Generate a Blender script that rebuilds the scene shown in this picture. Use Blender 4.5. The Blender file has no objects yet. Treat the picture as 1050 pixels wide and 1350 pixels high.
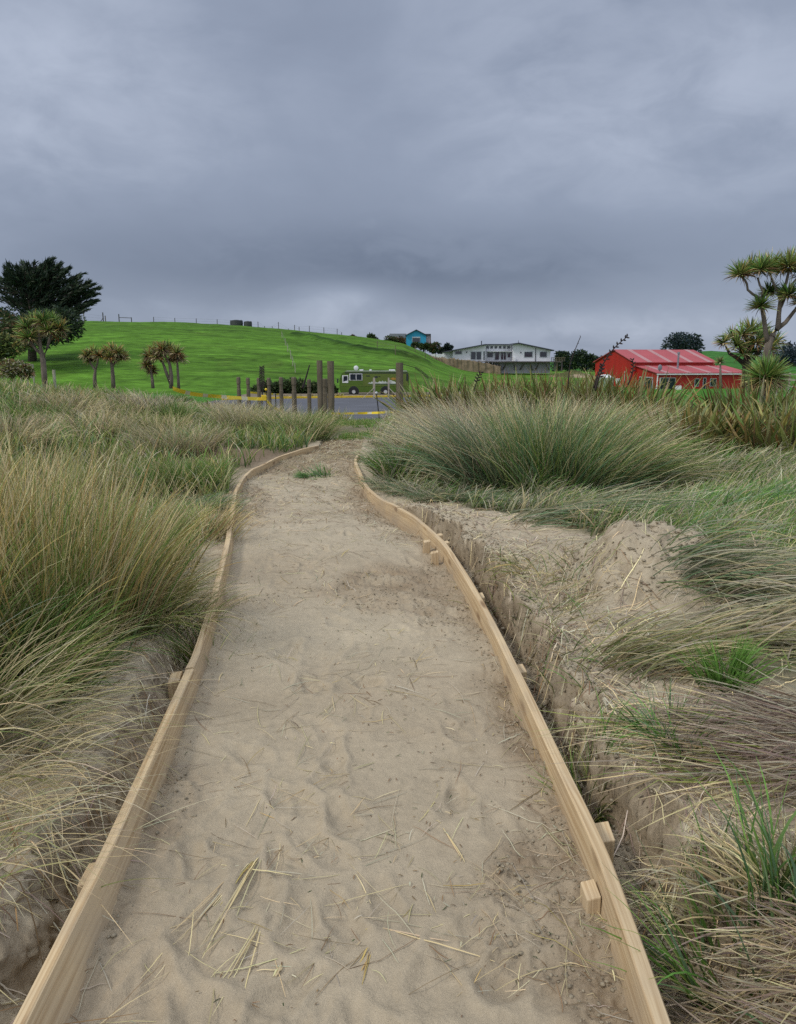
import bpy, bmesh, math, random
import numpy as np
from mathutils import Vector, Matrix
random.seed(7)
rng = np.random.default_rng(11)
PI = math.pi
S = bpy.context.scene
COL = S.collection
EYE = 1.6
PITCH = math.radians(11.31)
CP, SP = math.cos(PITCH), math.sin(PITCH)

# ---------------------------------------------------------------- survey helpers: site measurements to world points
def ray(px, py):
    u = (px - 525) / 1000.0; v = (675 - py) / 1000.0
    return (u, CP + v * SP, -SP + v * CP)
def atz(px, py, z):
    d = ray(px, py); t = (z - EYE) / d[2]
    return Vector((d[0] * t, d[1] * t, z))
def aty(px, py, y):
    d = ray(px, py); t = y / d[1]
    return Vector((d[0] * t, y, EYE + d[2] * t))

def sm(a, b, x):
    t = np.clip((x - a) / (b - a), 0, 1)
    return t * t * (3 - 2 * t)
def vnoise(x, y, seed=0):
    x = np.asarray(x, float); y = np.asarray(y, float)
    xi = np.floor(x).astype(np.int64); yi = np.floor(y).astype(np.int64)
    fx = x - xi; fy = y - yi
    fx = fx * fx * fx * (fx * (fx * 6 - 15) + 10); fy = fy * fy * fy * (fy * (fy * 6 - 15) + 10)
    def h(a, b):
        n = (a * 374761393 + b * 668265263 + seed * 974634777) & 0xffffffff
        n = ((n ^ (n >> 13)) * 1274126177) & 0xffffffff
        n = ((n ^ (n >> 16)) * 2246822519) & 0xffffffff
        return ((n ^ (n >> 15)) & 0xffff) / 65535.0
    a = h(xi, yi); b = h(xi + 1, yi); c = h(xi, yi + 1); d = h(xi + 1, yi + 1)
    return (a * (1 - fx) + b * fx) * (1 - fy) + (c * (1 - fx) + d * fx) * fy
def fbm(x, y, seed=0, octv=4, gain=0.5):
    s = 0; amp = 1; tot = 0
    for i in range(octv):
        s = s + amp * (vnoise(x * 2 ** i + 17.3 * i, y * 2 ** i - 9.1 * i, seed + i) - 0.5) * 2
        tot += amp; amp *= gain
    return s / tot

# ---------------------------------------------------------------- materials
def nt(mat):
    mat.use_nodes = True
    t = mat.node_tree
    return t, t.nodes, t.links, t.nodes['Principled BSDF']
def mat(name, c, rough=0.7, var=0.25, scale=3.0, bump=0.0, bscale=40.0, c2=None, metal=0.0, spec=0.4, stretch=None):
    m = bpy.data.materials.new(name)
    t, n, l, b = nt(m)
    b.inputs['Roughness'].default_value = rough
    b.inputs['Metallic'].default_value = metal
    b.inputs['Specular IOR Level'].default_value = spec
    tc = n.new('ShaderNodeTexCoord'); mp = n.new('ShaderNodeMapping')
    if stretch: mp.inputs['Scale'].default_value = stretch
    l.new(tc.outputs['Object'], mp.inputs['Vector'])
    no = n.new('ShaderNodeTexNoise'); no.inputs['Scale'].default_value = scale; no.inputs['Detail'].default_value = 6
    l.new(mp.outputs[0], no.inputs['Vector'])
    mx = n.new('ShaderNodeMix'); mx.data_type = 'RGBA'
    cc2 = c2 if c2 else tuple(v * (1 - var) for v in c)
    cc1 = c if c2 else tuple(min(1, v * (1 + var)) for v in c)
    mx.inputs[6].default_value = (*cc1, 1); mx.inputs[7].default_value = (*cc2, 1)
    rp = n.new('ShaderNodeMapRange'); rp.inputs[1].default_value = 0.3; rp.inputs[2].default_value = 0.7
    l.new(no.outputs['Fac'], rp.inputs[0]); l.new(rp.outputs[0], mx.inputs[0])
    l.new(mx.outputs[2], b.inputs['Base Color'])
    if bump:
        n2 = n.new('ShaderNodeTexNoise'); n2.inputs['Scale'].default_value = bscale; n2.inputs['Detail'].default_value = 5
        l.new(mp.outputs[0], n2.inputs['Vector'])
        bp = n.new('ShaderNodeBump'); bp.inputs['Strength'].default_value = 0.6; bp.inputs['Distance'].default_value = bump
        l.new(n2.outputs['Fac'], bp.inputs['Height']); l.new(bp.outputs[0], b.inputs['Normal'])
    return m
def leaf_material(name, transl=0.35, rough=0.55, spec=0.3):
    m = bpy.data.materials.new(name)
    t, n, l, b = nt(m)
    at = n.new('ShaderNodeAttribute'); at.attribute_name = 'Col'
    b.inputs['Roughness'].default_value = rough; b.inputs['Specular IOR Level'].default_value = spec
    l.new(at.outputs['Color'], b.inputs['Base Color'])
    tr = n.new('ShaderNodeBsdfTranslucent'); l.new(at.outputs['Color'], tr.inputs['Color'])
    ms = n.new('ShaderNodeMixShader'); ms.inputs[0].default_value = transl
    l.new(b.outputs[0], ms.inputs[1]); l.new(tr.outputs[0], ms.inputs[2])
    l.new(ms.outputs[0], n['Material Output'].inputs['Surface'])
    return m
M = {}
M['grass'] = leaf_material('grass_blades', 0.32)
M['flax'] = leaf_material('flax_leaf', 0.2, 0.42, 0.45)
M['leaf'] = leaf_material('tree_leaf', 0.2, 0.6, 0.25)
M['straw'] = leaf_material('dry_straw', 0.12, 0.7, 0.2)

def sand_material():
    m = bpy.data.materials.new('sand')
    t, n, l, b = nt(m)
    b.inputs['Roughness'].default_value = 0.95; b.inputs['Specular IOR Level'].default_value = 0.15
    tc = n.new('ShaderNodeTexCoord')
    at = n.new('ShaderNodeAttribute'); at.attribute_name = 'Col'
    def noise(sc, det=5, rough=0.6):
        q = n.new('ShaderNodeTexNoise'); q.inputs['Scale'].default_value = sc; q.inputs['Detail'].default_value = det
        q.inputs['Roughness'].default_value = rough
        l.new(tc.outputs['Object'], q.inputs['Vector']); return q
    n1 = noise(2.2); n2 = noise(28, 6, 0.7); n3 = noise(420, 3, 0.7)
    def rng_(q, lo, hi):
        r = n.new('ShaderNodeMapRange'); r.inputs[1].default_value = 0.25; r.inputs[2].default_value = 0.75
        r.inputs[3].default_value = lo; r.inputs[4].default_value = hi
        l.new(q.outputs['Fac'], r.inputs[0]); return r
    a1 = rng_(n1, 0.86, 1.12); a2 = rng_(n2, 0.86, 1.12); a3 = rng_(n3, 0.78, 1.2)
    mm = n.new('ShaderNodeMath'); mm.operation = 'MULTIPLY'; l.new(a1.outputs[0], mm.inputs[0]); l.new(a2.outputs[0], mm.inputs[1])
    m2 = n.new('ShaderNodeMath'); m2.operation = 'MULTIPLY'; l.new(mm.outputs[0], m2.inputs[0]); l.new(a3.outputs[0], m2.inputs[1])
    vm = n.new('ShaderNodeVectorMath'); vm.operation = 'SCALE'
    l.new(at.outputs['Color'], vm.inputs[0]); l.new(m2.outputs[0], vm.inputs['Scale'])
    l.new(vm.outputs[0], b.inputs['Base Color'])
    b1 = n.new('ShaderNodeBump'); b1.inputs['Strength'].default_value = 0.9; b1.inputs['Distance'].default_value = 0.009
    l.new(n2.outputs['Fac'], b1.inputs['Height'])
    b2 = n.new('ShaderNodeBump'); n4 = noise(95, 5, 0.7); b3 = n.new('ShaderNodeBump'); b3.inputs['Strength'].default_value = 0.8; b3.inputs['Distance'].default_value = 0.0035; l.new(n4.outputs['Fac'], b3.inputs['Height']); l.new(b1.outputs[0], b3.inputs['Normal'])
    b2.inputs['Strength'].default_value = 0.5; b2.inputs['Distance'].default_value = 0.0014
    l.new(n3.outputs['Fac'], b2.inputs['Height']); l.new(b3.outputs[0], b2.inputs['Normal'])
    l.new(b2.outputs[0], b.inputs['Normal'])
    return m
M['sand'] = sand_material()

def pasture_material():
    m = bpy.data.materials.new('pasture')
    t, n, l, b = nt(m)
    b.inputs['Roughness'].default_value = 0.9; b.inputs['Specular IOR Level'].default_value = 0.1
    at = n.new('ShaderNodeAttribute'); at.attribute_name = 'Col'
    tc = n.new('ShaderNodeTexCoord'); mp = n.new('ShaderNodeMapping'); mp.inputs['Scale'].default_value = (0.35, 1, 0.8)
    l.new(tc.outputs['Object'], mp.inputs['Vector'])
    last = at.outputs['Color']
    for sc, lo, hi in ((0.05, 0.75, 1.25), (0.35, 0.65, 1.3), (1.3, 0.55, 1.4)):
        q = n.new('ShaderNodeTexNoise'); q.inputs['Scale'].default_value = sc; q.inputs['Detail'].default_value = 5
        q.inputs['Roughness'].default_value = 0.65
        l.new(mp.outputs[0], q.inputs['Vector'])
        r = n.new('ShaderNodeMapRange'); r.inputs[1].default_value = 0.3; r.inputs[2].default_value = 0.7
        r.inputs[3].default_value = lo; r.inputs[4].default_value = hi
        l.new(q.outputs['Fac'], r.inputs[0])
        vm = n.new('ShaderNodeVectorMath'); vm.operation = 'SCALE'
        l.new(last, vm.inputs[0]); l.new(r.outputs[0], vm.inputs['Scale']); last = vm.outputs[0]
    l.new(last, b.inputs['Base Color'])
    bp = n.new('ShaderNodeBump'); bp.inputs['Strength'].default_value = 0.8; bp.inputs['Distance'].default_value = 0.25
    l.new(q.outputs['Fac'], bp.inputs['Height']); l.new(bp.outputs[0], b.inputs['Normal'])
    return m
M['pasture'] = pasture_material()

def timber_material(name, ca, cb, cdirt):
    m = bpy.data.materials.new(name)
    t, n, l, b = nt(m)
    b.inputs['Roughness'].default_value = 0.75; b.inputs['Specular IOR Level'].default_value = 0.25
    at = n.new('ShaderNodeAttribute'); at.attribute_name = 'grain'
    mp = n.new('ShaderNodeMapping'); mp.inputs['Scale'].default_value = (1.0, 48, 48)
    l.new(at.outputs['Vector'], mp.inputs['Vector'])
    q = n.new('ShaderNodeTexNoise'); q.inputs['Scale'].default_value = 1.6; q.inputs['Detail'].default_value = 7; q.inputs['Distortion'].default_value = 0.6
    l.new(mp.outputs[0], q.inputs['Vector'])
    r = n.new('ShaderNodeValToRGB')
    r.color_ramp.elements[0].position = 0.36; r.color_ramp.elements[0].color = (*cb, 1)
    r.color_ramp.elements[1].position = 0.56; r.color_ramp.elements[1].color = (*ca, 1)
    l.new(q.outputs['Fac'], r.inputs[0])
    # knots
    mk = n.new('ShaderNodeMapping'); mk.inputs['Scale'].default_value = (2.1, 12, 7)
    l.new(at.outputs['Vector'], mk.inputs['Vector'])
    vo = n.new('ShaderNodeTexVoronoi'); vo.inputs['Scale'].default_value = 1.0
    l.new(mk.outputs[0], vo.inputs['Vector'])
    kr = n.new('ShaderNodeMapRange'); kr.inputs[1].default_value = 0.10; kr.inputs[2].default_value = 0.22
    kr.inputs[3].default_value = 0.75; kr.inputs[4].default_value = 0.0
    l.new(vo.outputs['Distance'], kr.inputs[0])
    mx = n.new('ShaderNodeMix'); mx.data_type = 'RGBA'; mx.inputs[7].default_value = (0.17, 0.085, 0.035, 1)
    l.new(kr.outputs[0], mx.inputs[0]); l.new(r.outputs[0], mx.inputs[6])
    # sand and damp staining, broad patches
    tc = n.new('ShaderNodeTexCoord')
    q2 = n.new('ShaderNodeTexNoise'); q2.inputs['Scale'].default_value = 3.5; q2.inputs['Detail'].default_value = 6
    l.new(tc.outputs['Object'], q2.inputs['Vector'])
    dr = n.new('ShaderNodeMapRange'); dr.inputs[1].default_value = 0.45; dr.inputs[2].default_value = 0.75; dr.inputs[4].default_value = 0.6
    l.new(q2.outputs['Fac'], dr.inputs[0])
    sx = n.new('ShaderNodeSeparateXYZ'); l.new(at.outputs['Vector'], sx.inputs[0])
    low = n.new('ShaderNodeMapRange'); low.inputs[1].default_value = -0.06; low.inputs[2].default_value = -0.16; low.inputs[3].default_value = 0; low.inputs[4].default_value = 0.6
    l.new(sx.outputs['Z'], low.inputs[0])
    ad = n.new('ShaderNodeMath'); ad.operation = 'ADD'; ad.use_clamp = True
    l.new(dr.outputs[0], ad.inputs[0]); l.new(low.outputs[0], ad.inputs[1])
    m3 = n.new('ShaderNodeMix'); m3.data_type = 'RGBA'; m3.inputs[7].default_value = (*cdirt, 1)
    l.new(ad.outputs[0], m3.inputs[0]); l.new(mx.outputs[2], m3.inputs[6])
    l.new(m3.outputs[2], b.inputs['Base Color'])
    bp = n.new('ShaderNodeBump'); bp.inputs['Strength'].default_value = 0.4; bp.inputs['Distance'].default_value = 0.003
    l.new(q.outputs['Fac'], bp.inputs['Height']); l.new(bp.outputs[0], b.inputs['Normal'])
    return m
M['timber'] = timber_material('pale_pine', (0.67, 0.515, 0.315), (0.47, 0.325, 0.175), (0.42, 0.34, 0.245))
M['old_timber'] = mat('weathered_timber', (0.20, 0.165, 0.115), 0.9, 0.35, 2.0, 0.02, 8.0, c2=(0.10, 0.085, 0.055), stretch=(3, 3, 0.5))
M['pale_post'] = mat('pale_cut_timber', (0.42, 0.37, 0.30), 0.9, 0.25, 4.0)
M['dark_post'] = mat('dark_post', (0.07, 0.065, 0.06), 0.9, 0.3, 4.0)

# ---------------------------------------------------------------- object helpers
def tag(o, label=None, cat=None, group=None, kind=None):
    if label: o['label'] = label
    if cat: o['category'] = cat
    if group: o['group'] = group
    if kind: o['kind'] = kind
    return o
def thing(name, label, cat, loc=(0, 0, 0), group=None, rotz=0.0):
    o = bpy.data.objects.new(name, None); COL.objects.link(o)
    o.empty_display_size = 0.2
    o.location = loc; o.rotation_euler = (0, 0, rotz)
    return tag(o, label, cat, group)
def link_mesh(name, me, m, parent=None):
    if m: me.materials.append(m)
    o = bpy.data.objects.new(name, me); COL.objects.link(o)
    if parent:
        o.parent = parent
    return o
def obj(name, bm, m, parent=None, smooth=False, world=False):
    """link a bmesh; world=True means its coordinates are world ones although it has a parent"""
    me = bpy.data.meshes.new(name)
    bmesh.ops.recalc_face_normals(bm, faces=bm.faces[:])
    if world and parent:
        bm.transform(Matrix.LocRotScale(parent.location, parent.rotation_euler, parent.scale).inverted())
    bm.to_mesh(me); bm.free()
    if smooth:
        me.polygons.foreach_set('use_smooth', [True] * len(me.polygons))
    return link_mesh(name, me, m, parent)
def add_box(bm, x0, x1, y0, y1, z0, z1, bevel=0.0):
    r = bmesh.ops.create_cube(bm, size=1.0)
    for v in r['verts']:
        v.co = Vector(((x0 + x1) / 2 + v.co.x * (x1 - x0), (y0 + y1) / 2 + v.co.y * (y1 - y0), (z0 + z1) / 2 + v.co.z * (z1 - z0)))
    if bevel:
        es = list({e for v in r['verts'] for e in v.link_edges})
        bmesh.ops.bevel(bm, geom=es, offset=bevel, segments=2, affect='EDGES', profile=0.5)
    return bm
def box(*a, **k):
    return add_box(bmesh.new(), *a, **k)
def add_prism(bm, pts, y0, y1):
    """polygon in x,z extruded between two y values"""
    a = [bm.verts.new((p[0], y0, p[1])) for p in pts]; b = [bm.verts.new((p[0], y1, p[1])) for p in pts]
    n = len(pts)
    bm.faces.new(a); bm.faces.new(b[::-1])
    for i in range(n):
        bm.faces.new((a[i], b[i], b[(i + 1) % n], a[(i + 1) % n]))
    return bm
def add_tube(bm, pts, radii, sides=8, cap=True):
    pts = [Vector(p) for p in pts]; rings = []
    for i, p in enumerate(pts):
        d = (pts[min(i + 1, len(pts) - 1)] - pts[max(i - 1, 0)]).normalized()
        up = Vector((0, 0, 1)) if abs(d.z) < 0.9 else Vector((1, 0, 0))
        a = d.cross(up).normalized(); b = d.cross(a).normalized()
        r = radii[i] if hasattr(radii, '__len__') else radii
        rings.append([bm.verts.new(p + a * (r * math.cos(2 * PI * k / sides)) + b * (r * math.sin(2 * PI * k / sides))) for k in range(sides)])
    for i in range(len(rings) - 1):
        for k in range(sides):
            bm.faces.new((rings[i][k], rings[i][(k + 1) % sides], rings[i + 1][(k + 1) % sides], rings[i + 1][k]))
    if cap:
        bm.faces.new(rings[0][::-1]); bm.faces.new(rings[-1])
    return bm
def tube(*a, **k):
    return add_tube(bmesh.new(), *a, **k)
def add_disc_cyl(bm, c, axis, r, h, sides=16):
    c = Vector(c); axis = Vector(axis).normalized()
    return add_tube(bm, [c - axis * h / 2, c + axis * h / 2], r, sides)
def fast_mesh(name, V, quads, colors=None, smooth=True, tris=None):
    me = bpy.data.meshes.new(name)
    V = np.asarray(V, np.float32)
    me.vertices.add(len(V)); me.vertices.foreach_set('co', V.ravel())
    q = np.asarray(quads, np.int32)
    k = q.shape[1]
    me.loops.add(q.size); me.loops.foreach_set('vertex_index', q.ravel())
    me.polygons.add(len(q)); me.polygons.foreach_set('loop_start', np.arange(0, q.size, k, dtype=np.int32))
    try: me.polygons.foreach_set('loop_total', np.full(len(q), k, np.int32))
    except Exception: pass
    if smooth: me.polygons.foreach_set('use_smooth', np.ones(len(q), bool))
    me.update(calc_edges=True)
    if colors is not None:
        a = me.color_attributes.new('Col', 'FLOAT_COLOR', 'POINT')
        c = np.ones((len(V), 4), np.float32); c[:, :3] = colors
        a.data.foreach_set('color', c.ravel())
    return me
def grid_quads(nr, nc):
    i = np.arange(nr - 1)[:, None] * nc + np.arange(nc - 1)[None, :]
    i = i.ravel()
    return np.stack([i, i + 1, i + nc + 1, i + nc], 1)

# ---------------------------------------------------------------- path edges (measured along the top of the boards)
ZT = 0.125
R_PX = [(872, 1345), (828, 1217), (786, 1105), (738, 1003), (690, 901), (644, 811), (606, 748), (580, 712), (554, 688), (520, 665), (490, 645), (475, 625), (469, 612), (474, 604)]
L_PX = [(24, 1350), (88, 1225), (148, 1105), (212, 966), (262, 852), (286, 776), (300, 726), (305, 690), (309, 658), (315, 642), (330, 622), (348, 612), (372, 601), (396, 594), (419, 588.5)]
RW = [atz(*p, ZT) for p in R_PX]; LW = [atz(*p, ZT) for p in L_PX]
_ry = np.array([p.y for p in RW]); _rx = np.array([p.x for p in RW])
_ly = np.array([p.y for p in LW]); _lx = np.array([p.x for p in LW])
def extend(yy, xx, near, far):
    s0 = (xx[1] - xx[0]) / (yy[1] - yy[0])
    y = np.concatenate([[near], yy, far[0]]); x = np.concatenate([[xx[0] + s0 * (near - yy[0])], xx, far[1]])
    return y, x
RY, RX = extend(_ry, _rx, -3.0, ([17.0, 21.0, 26.0, 34.0], [-0.75, -0.55, -0.4, -0.2]))
LY, LX = extend(_ly, _lx, -3.0, ([17.5, 21.0, 26.0, 34.0], [-1.7, -1.65, -1.5, -1.5]))
def xR(y): return np.interp(y, RY, RX)
def xL(y): return np.interp(y, LY, LX)
END_Y = 14.0

# ---------------------------------------------------------------- terrain
MX, MY = 1.62, 4.75            # the spoil heap
def base_z(x, y):
    z = -0.12 * sm(14, 20, y) - 0.30 * sm(19, 26, y) - 1.95 * sm(23.5, 41, y)
    z = z + 0.85 * np.exp(-((x + 12) / 7.0) ** 2 - ((y - 19) / 8.0) ** 2) * sm(3, 8, -x)
    z = z + 0.9 * np.exp(-((x + 17) / 9.0) ** 2 - ((y - 33) / 12.0) ** 2)
    z = z + 0.10 * fbm(x * 0.35, y * 0.35, 3, 3) * sm(2, 8, y)
    return z
def G(x, y, detail=True):
    x = np.asarray(x, float); y = np.asarray(y, float)
    b = base_z(x, y)
    dR = x - xR(y); dL = xL(y) - x
    right = dR > dL
    d = np.maximum(dR, dL)
    # bank profile outside the boards
    wob = 0.06 * fbm(y * 2.3, y * 0 + 1.0, 5, 3) + 0.045 * fbm(x * 8, y * 8, 8, 3) + 0.02 * fbm(x * 25, y * 25, 9, 2)
    trR = (1 - sm(7.0, 9.0, y))
    trL = (1 - sm(3.6, 5.2, y)) * 1.0
    gapR = 0.11 + 0.15 * (1 - sm(1.7, 2.6, y)) + 0.04 * sm(3, 5, y) + wob
    gapL = 0.055 + 0.03 * (1 - sm(1.8, 3.0, y)) + wob * 0.5
    gap = np.where(right, gapR, gapL); tr = np.where(right, trR, trL)
    wallw = 0.05 + 0.10 * vnoise(y * 3.1, y * 0, 21) ** 2 + 0.04 * vnoise(x * 9, y * 9, 23)
    wallw = wallw + np.where(right, 0.0, 0.07)
    rise = sm(0, 1, (d - gap) / wallw)
    topR = 0.19 + 0.05 * fbm(x * 1.3, y * 1.3, 31, 3) - 0.05 * sm(6, 9, y)
    topL = 0.10 + 0.18 * sm(0.2, 1.4, dL) + 0.05 * fbm(x * 1.5, y * 1.5, 35, 3) - 0.12 * sm(4, 8, y)
    top = np.where(right, topR, topL)
    flr = -0.07 + 0.05 * fbm(x * 5, y * 5, 41, 3)
    flat = 0.06 + 0.05 * fbm(x * 1.2, y * 1.2, 44, 3)
    out = np.where(d > 0, (flr + (top - flr) * rise) * tr + (flat * (1 - 0.0) + 0.0) * (1 - tr), 0)
    if detail:
        fine = (0.022 * fbm(x * 7, y * 7, 51, 4, 0.6) + 0.014 * fbm(x * 24, y * 24, 57, 3, 0.65)) * (1 - sm(9, 16, y))
        out = out + np.where(d > 0, fine, 0)
    # spoil heap of dug sand
    q = np.hypot((x - MX) / 0.72, (y - MY) / 0.72) * (1 + 0.18 * fbm(x * 2.5, y * 2.5, 63, 3))
    heap = 0.24 * sm(1.0, 0.2, q) * (1 + 0.25 * fbm(x * 6, y * 6, 61, 3))
    if detail:
        heap = heap + 0.075 * fbm(x * 9, y * 9, 66, 5, 0.7) * sm(1.2, 0.8, q)
    out = out + heap * (d > 0)
    # hollow below the bank at the near right, low swell where the grass mats lie
    out = out + np.where(right, 0.10 * sm(0.4, 1.4, dR) * (1 - sm(5, 8, y)), 0)
    # carry on across the path itself (hidden below the sand path sheet)
    inside = -0.16 * sm(0.0, -0.12, d) * (1 - sm(13.5, 15.5, y))
    out = np.where(d > 0, out, np.where(y < 15.5, inside + 0.0, 0.0) - 0.10 * tr)
    return b + out * (1 - sm(14.5, 18, y)) + sm(14.5, 18, y) * 0.03 * fbm(x * 1.1, y * 1.1, 71, 3)

def path_z(x, y):
    x = np.asarray(x, float); y = np.asarray(y, float)
    dR = xR(y) - x; dL = x - xL(y)
    z = base_z(x, y) + 0.022 + 0.020 * fbm(x * 1.7, y * 1.7, 81, 3) + 0.010 * fbm(x * 4.5, y * 4.5, 85, 4, 0.55)
    rough = ROUGH(x, y)
    z = z + rough * (0.032 * fbm(x * 9, y * 9, 91, 5, 0.68) + 0.020 * np.clip(fbm(x * 30, y * 30, 95, 3, 0.6), 0, 1))
    z = z + (1 - rough) * 0.003 * fbm(x * 20, y * 20, 97, 4, 0.6)
    # scoured hollows and heaps along the boards
    z = z + 0.05 * np.exp(-(dL / 0.16) ** 2) * (fbm(y * 1.6, y * 0 + 4.0, 101, 3) + 0.15)
    z = z + 0.06 * np.exp(-(dR / 0.14) ** 2) * (fbm(y * 1.5, y * 0 + 9.0, 105, 3) - 0.15)
    z = z - 0.045 * np.exp(-(dR / 0.3) ** 2) * sm(4.0, 5.5, y) * (1 - sm(9, 10.5, y))
    for fx, fy, fa, ln, dp in FEET:
        sel = (np.abs(x - fx) < 0.32) & (np.abs(y - fy) < 0.32)
        if not sel.any(): continue
        ca, sa = math.cos(fa), math.sin(fa)
        u = ((x[sel] - fx) * ca + (y[sel] - fy) * sa) / ln; v = (-(x[sel] - fx) * sa + (y[sel] - fy) * ca) / (ln * 0.42)
        v = v * (1 + 0.25 * np.sin(u * 3))
        r = np.sqrt(u * u + v * v)
        z[sel] += dp * (-np.exp(-(r / 0.8) ** 4) + 0.55 * np.exp(-((r - 1.2) / 0.25) ** 2))
    return z
def ROUGH(x, y):
    dR = xR(y) - x; dL = x - xL(y)
    r = sm(0.05, 0.45, fbm(x * 1.1 + 3, y * 0.8, 111, 4) + 0.55 * np.exp(-(dR / 0.33) ** 2) + 0.25 * np.exp(-(dL / 0.2) ** 2) - 0.02)
    return np.clip(r + 0.6 * sm(9, 12, y), 0, 1)
FEET = []
for k in range(170):
    fy = 1.2 * (13.0 / 1.2) ** random.random()
    fx = random.uniform(float(xL(fy)) + 0.2, float(xR(fy)) - 0.2)
    FEET.append((fx, fy, random.gauss(PI / 2, 0.5), random.uniform(0.11, 0.15), random.uniform(0.005, 0.014)))

# ---------------------------------------------------------------- ground sheet
def spaced(a, b, step, grow, far):
    xs = list(np.arange(a, b, step)); s = step
    x = xs[-1]
    while x < far:
        s *= grow; x += s; xs.append(x)
    return xs
def dspace(grow0, far):
    xs = [0.0]; s = 0.0065
    while xs[-1] < 0.55: xs.append(xs[-1] + s)
    while xs[-1] < far:
        s *= 1.06 if xs[-1] < 3 else 1.08
        if xs[-1] < 3: s = min(s, 0.024)
        xs.append(xs[-1] + s)
    return np.array(xs)
DPOS = dspace(1.05, 900)
ys = [1.0]
while ys[-1] < 1200: ys.append(ys[-1] + max(0.011, 0.0058 * ys[-1] if ys[-1] < 60 else 0.03 * ys[-1]))
GY = np.array([-40, -20, -10, -5, -2.5, -1, 0, 0.4, 0.7, 0.85] + ys)
mid = np.linspace(0, 1, 12)[1:-1]
rows_l = xL(GY)[:, None] - DPOS[::-1][None, :]; rows_m = xL(GY)[:, None] + (xR(GY) - xL(GY))[:, None] * mid[None, :]; rows_r = xR(GY)[:, None] + DPOS[None, :]
XX = np.concatenate([rows_l, rows_m, rows_r], 1)
YY = np.repeat(GY[:, None], XX.shape[1], 1)
ZZ = G(XX, YY)
far = sm(48, 60, YY); ZZ = ZZ * (1 - far) + far * (-2.32)
NCOL = XX.shape[1]
SAND = np.array((0.464, 0.392, 0.280)); DAMP = np.array((0.23, 0.172, 0.112)); LITTER = np.array((0.11, 0.085, 0.05)); GREENG = np.array((0.05, 0.075, 0.022)); PAST = np.array((0.055, 0.19, 0.018))
def hit(px, py):
    z = 0.1
    for k in range(12):
        q = atz(px, py, z); z = 0.5 * z + 0.5 * float(G(q.x, q.y, False))
    return q
def veg_mask(x, y):
    """0 on bare sand, 1 under grass"""
    dR = x - xR(y); dL = xL(y) - x
    right = dR > dL
    q = np.hypot((x - MX) / 0.75, (y - MY) / 0.85)
    n = 0.25 * fbm(x * 1.6, y * 1.6, 121, 3)
    # right: bare strip along the trench, wider toward the viewer
    edge = np.interp(y, [1.0, 2.2, 2.6, 3.2, 4.0, 5.5, 6.6, 7.5, 9.0, 12, 15], [0.55, 0.70, 0.9, 0.95, 0.75, 1.1, 1.1, 0.8, 0.35, 0.15, 0.1])
    vR = sm(-0.12, 0.25, dR - edge + n) * sm(0.85, 1.2, q)
    edL = np.interp(y, [1.0, 2.5, 3.5, 5, 8, 11, 15], [0.55, 0.55, 0.45, 0.3, 0.15, 0.2, 0.1])
    vL = sm(-0.12, 0.25, dL - edL + n)
    v = np.where(right, vR, vL)
    v = v * (1 - .95 * np.exp(-((x + 2.75) / 1.0) ** 2 - ((y - 12.2) / 1.7) ** 2))
    v = np.where(y > 15, np.maximum(v, sm(15, 17, y) * (0.75 + n)), v)
    return np.clip(v, 0, 1)
vg = veg_mask(XX, YY)
mixn = (0.5 + 0.5 * fbm(XX * 0.9, YY * 0.9, 131, 3))[..., None]
cg = LITTER * mixn + GREENG * (1 - mixn)
gxx = np.gradient(ZZ, axis=1) / np.maximum(np.gradient(XX, axis=1), 1e-4); gyy = np.gradient(ZZ, axis=0) / np.gradient(YY, axis=0)
slope = np.clip(np.hypot(gxx, gyy), 0, 4)
# crumbly banks: push the steep faces in and out so they are not plain drapes
steep = sm(0.5, 1.6, slope) * (YY < 14)
gn = np.maximum(np.hypot(gxx, gyy), .2)
push = 0.05 * fbm(YY * 7, ZZ * 9 + XX * 2, 171, 4, .6) + 0.028 * fbm(YY * 24, ZZ * 26 + XX * 5, 175, 3, .6)
XX = XX - steep * push * gxx / gn; YY2 = YY - steep * push * gyy / gn
ZZ = ZZ + steep * 0.012 * fbm(YY * 18, XX * 18 + ZZ * 11, 179, 3)
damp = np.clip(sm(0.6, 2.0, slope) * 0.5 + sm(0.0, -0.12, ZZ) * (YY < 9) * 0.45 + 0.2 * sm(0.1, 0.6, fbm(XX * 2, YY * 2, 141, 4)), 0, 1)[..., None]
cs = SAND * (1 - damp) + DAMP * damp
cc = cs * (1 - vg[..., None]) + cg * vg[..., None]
dug = np.exp(-((XX + 2.75) / 1.15) ** 2 - ((YY - 12.2) / 1.9) ** 2)[..., None]
cc = cc * (1 - .9 * dug) + np.array((0.15, 0.095, 0.06)) * .9 * dug
fm = sm(40, 60, YY)[..., None]
cc = cc * (1 - fm) + PAST * fm
GV = np.stack([XX, YY2, ZZ], -1).reshape(-1, 3)
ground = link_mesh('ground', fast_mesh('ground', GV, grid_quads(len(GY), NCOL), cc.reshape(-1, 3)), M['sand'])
tag(ground, kind='structure')

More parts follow.
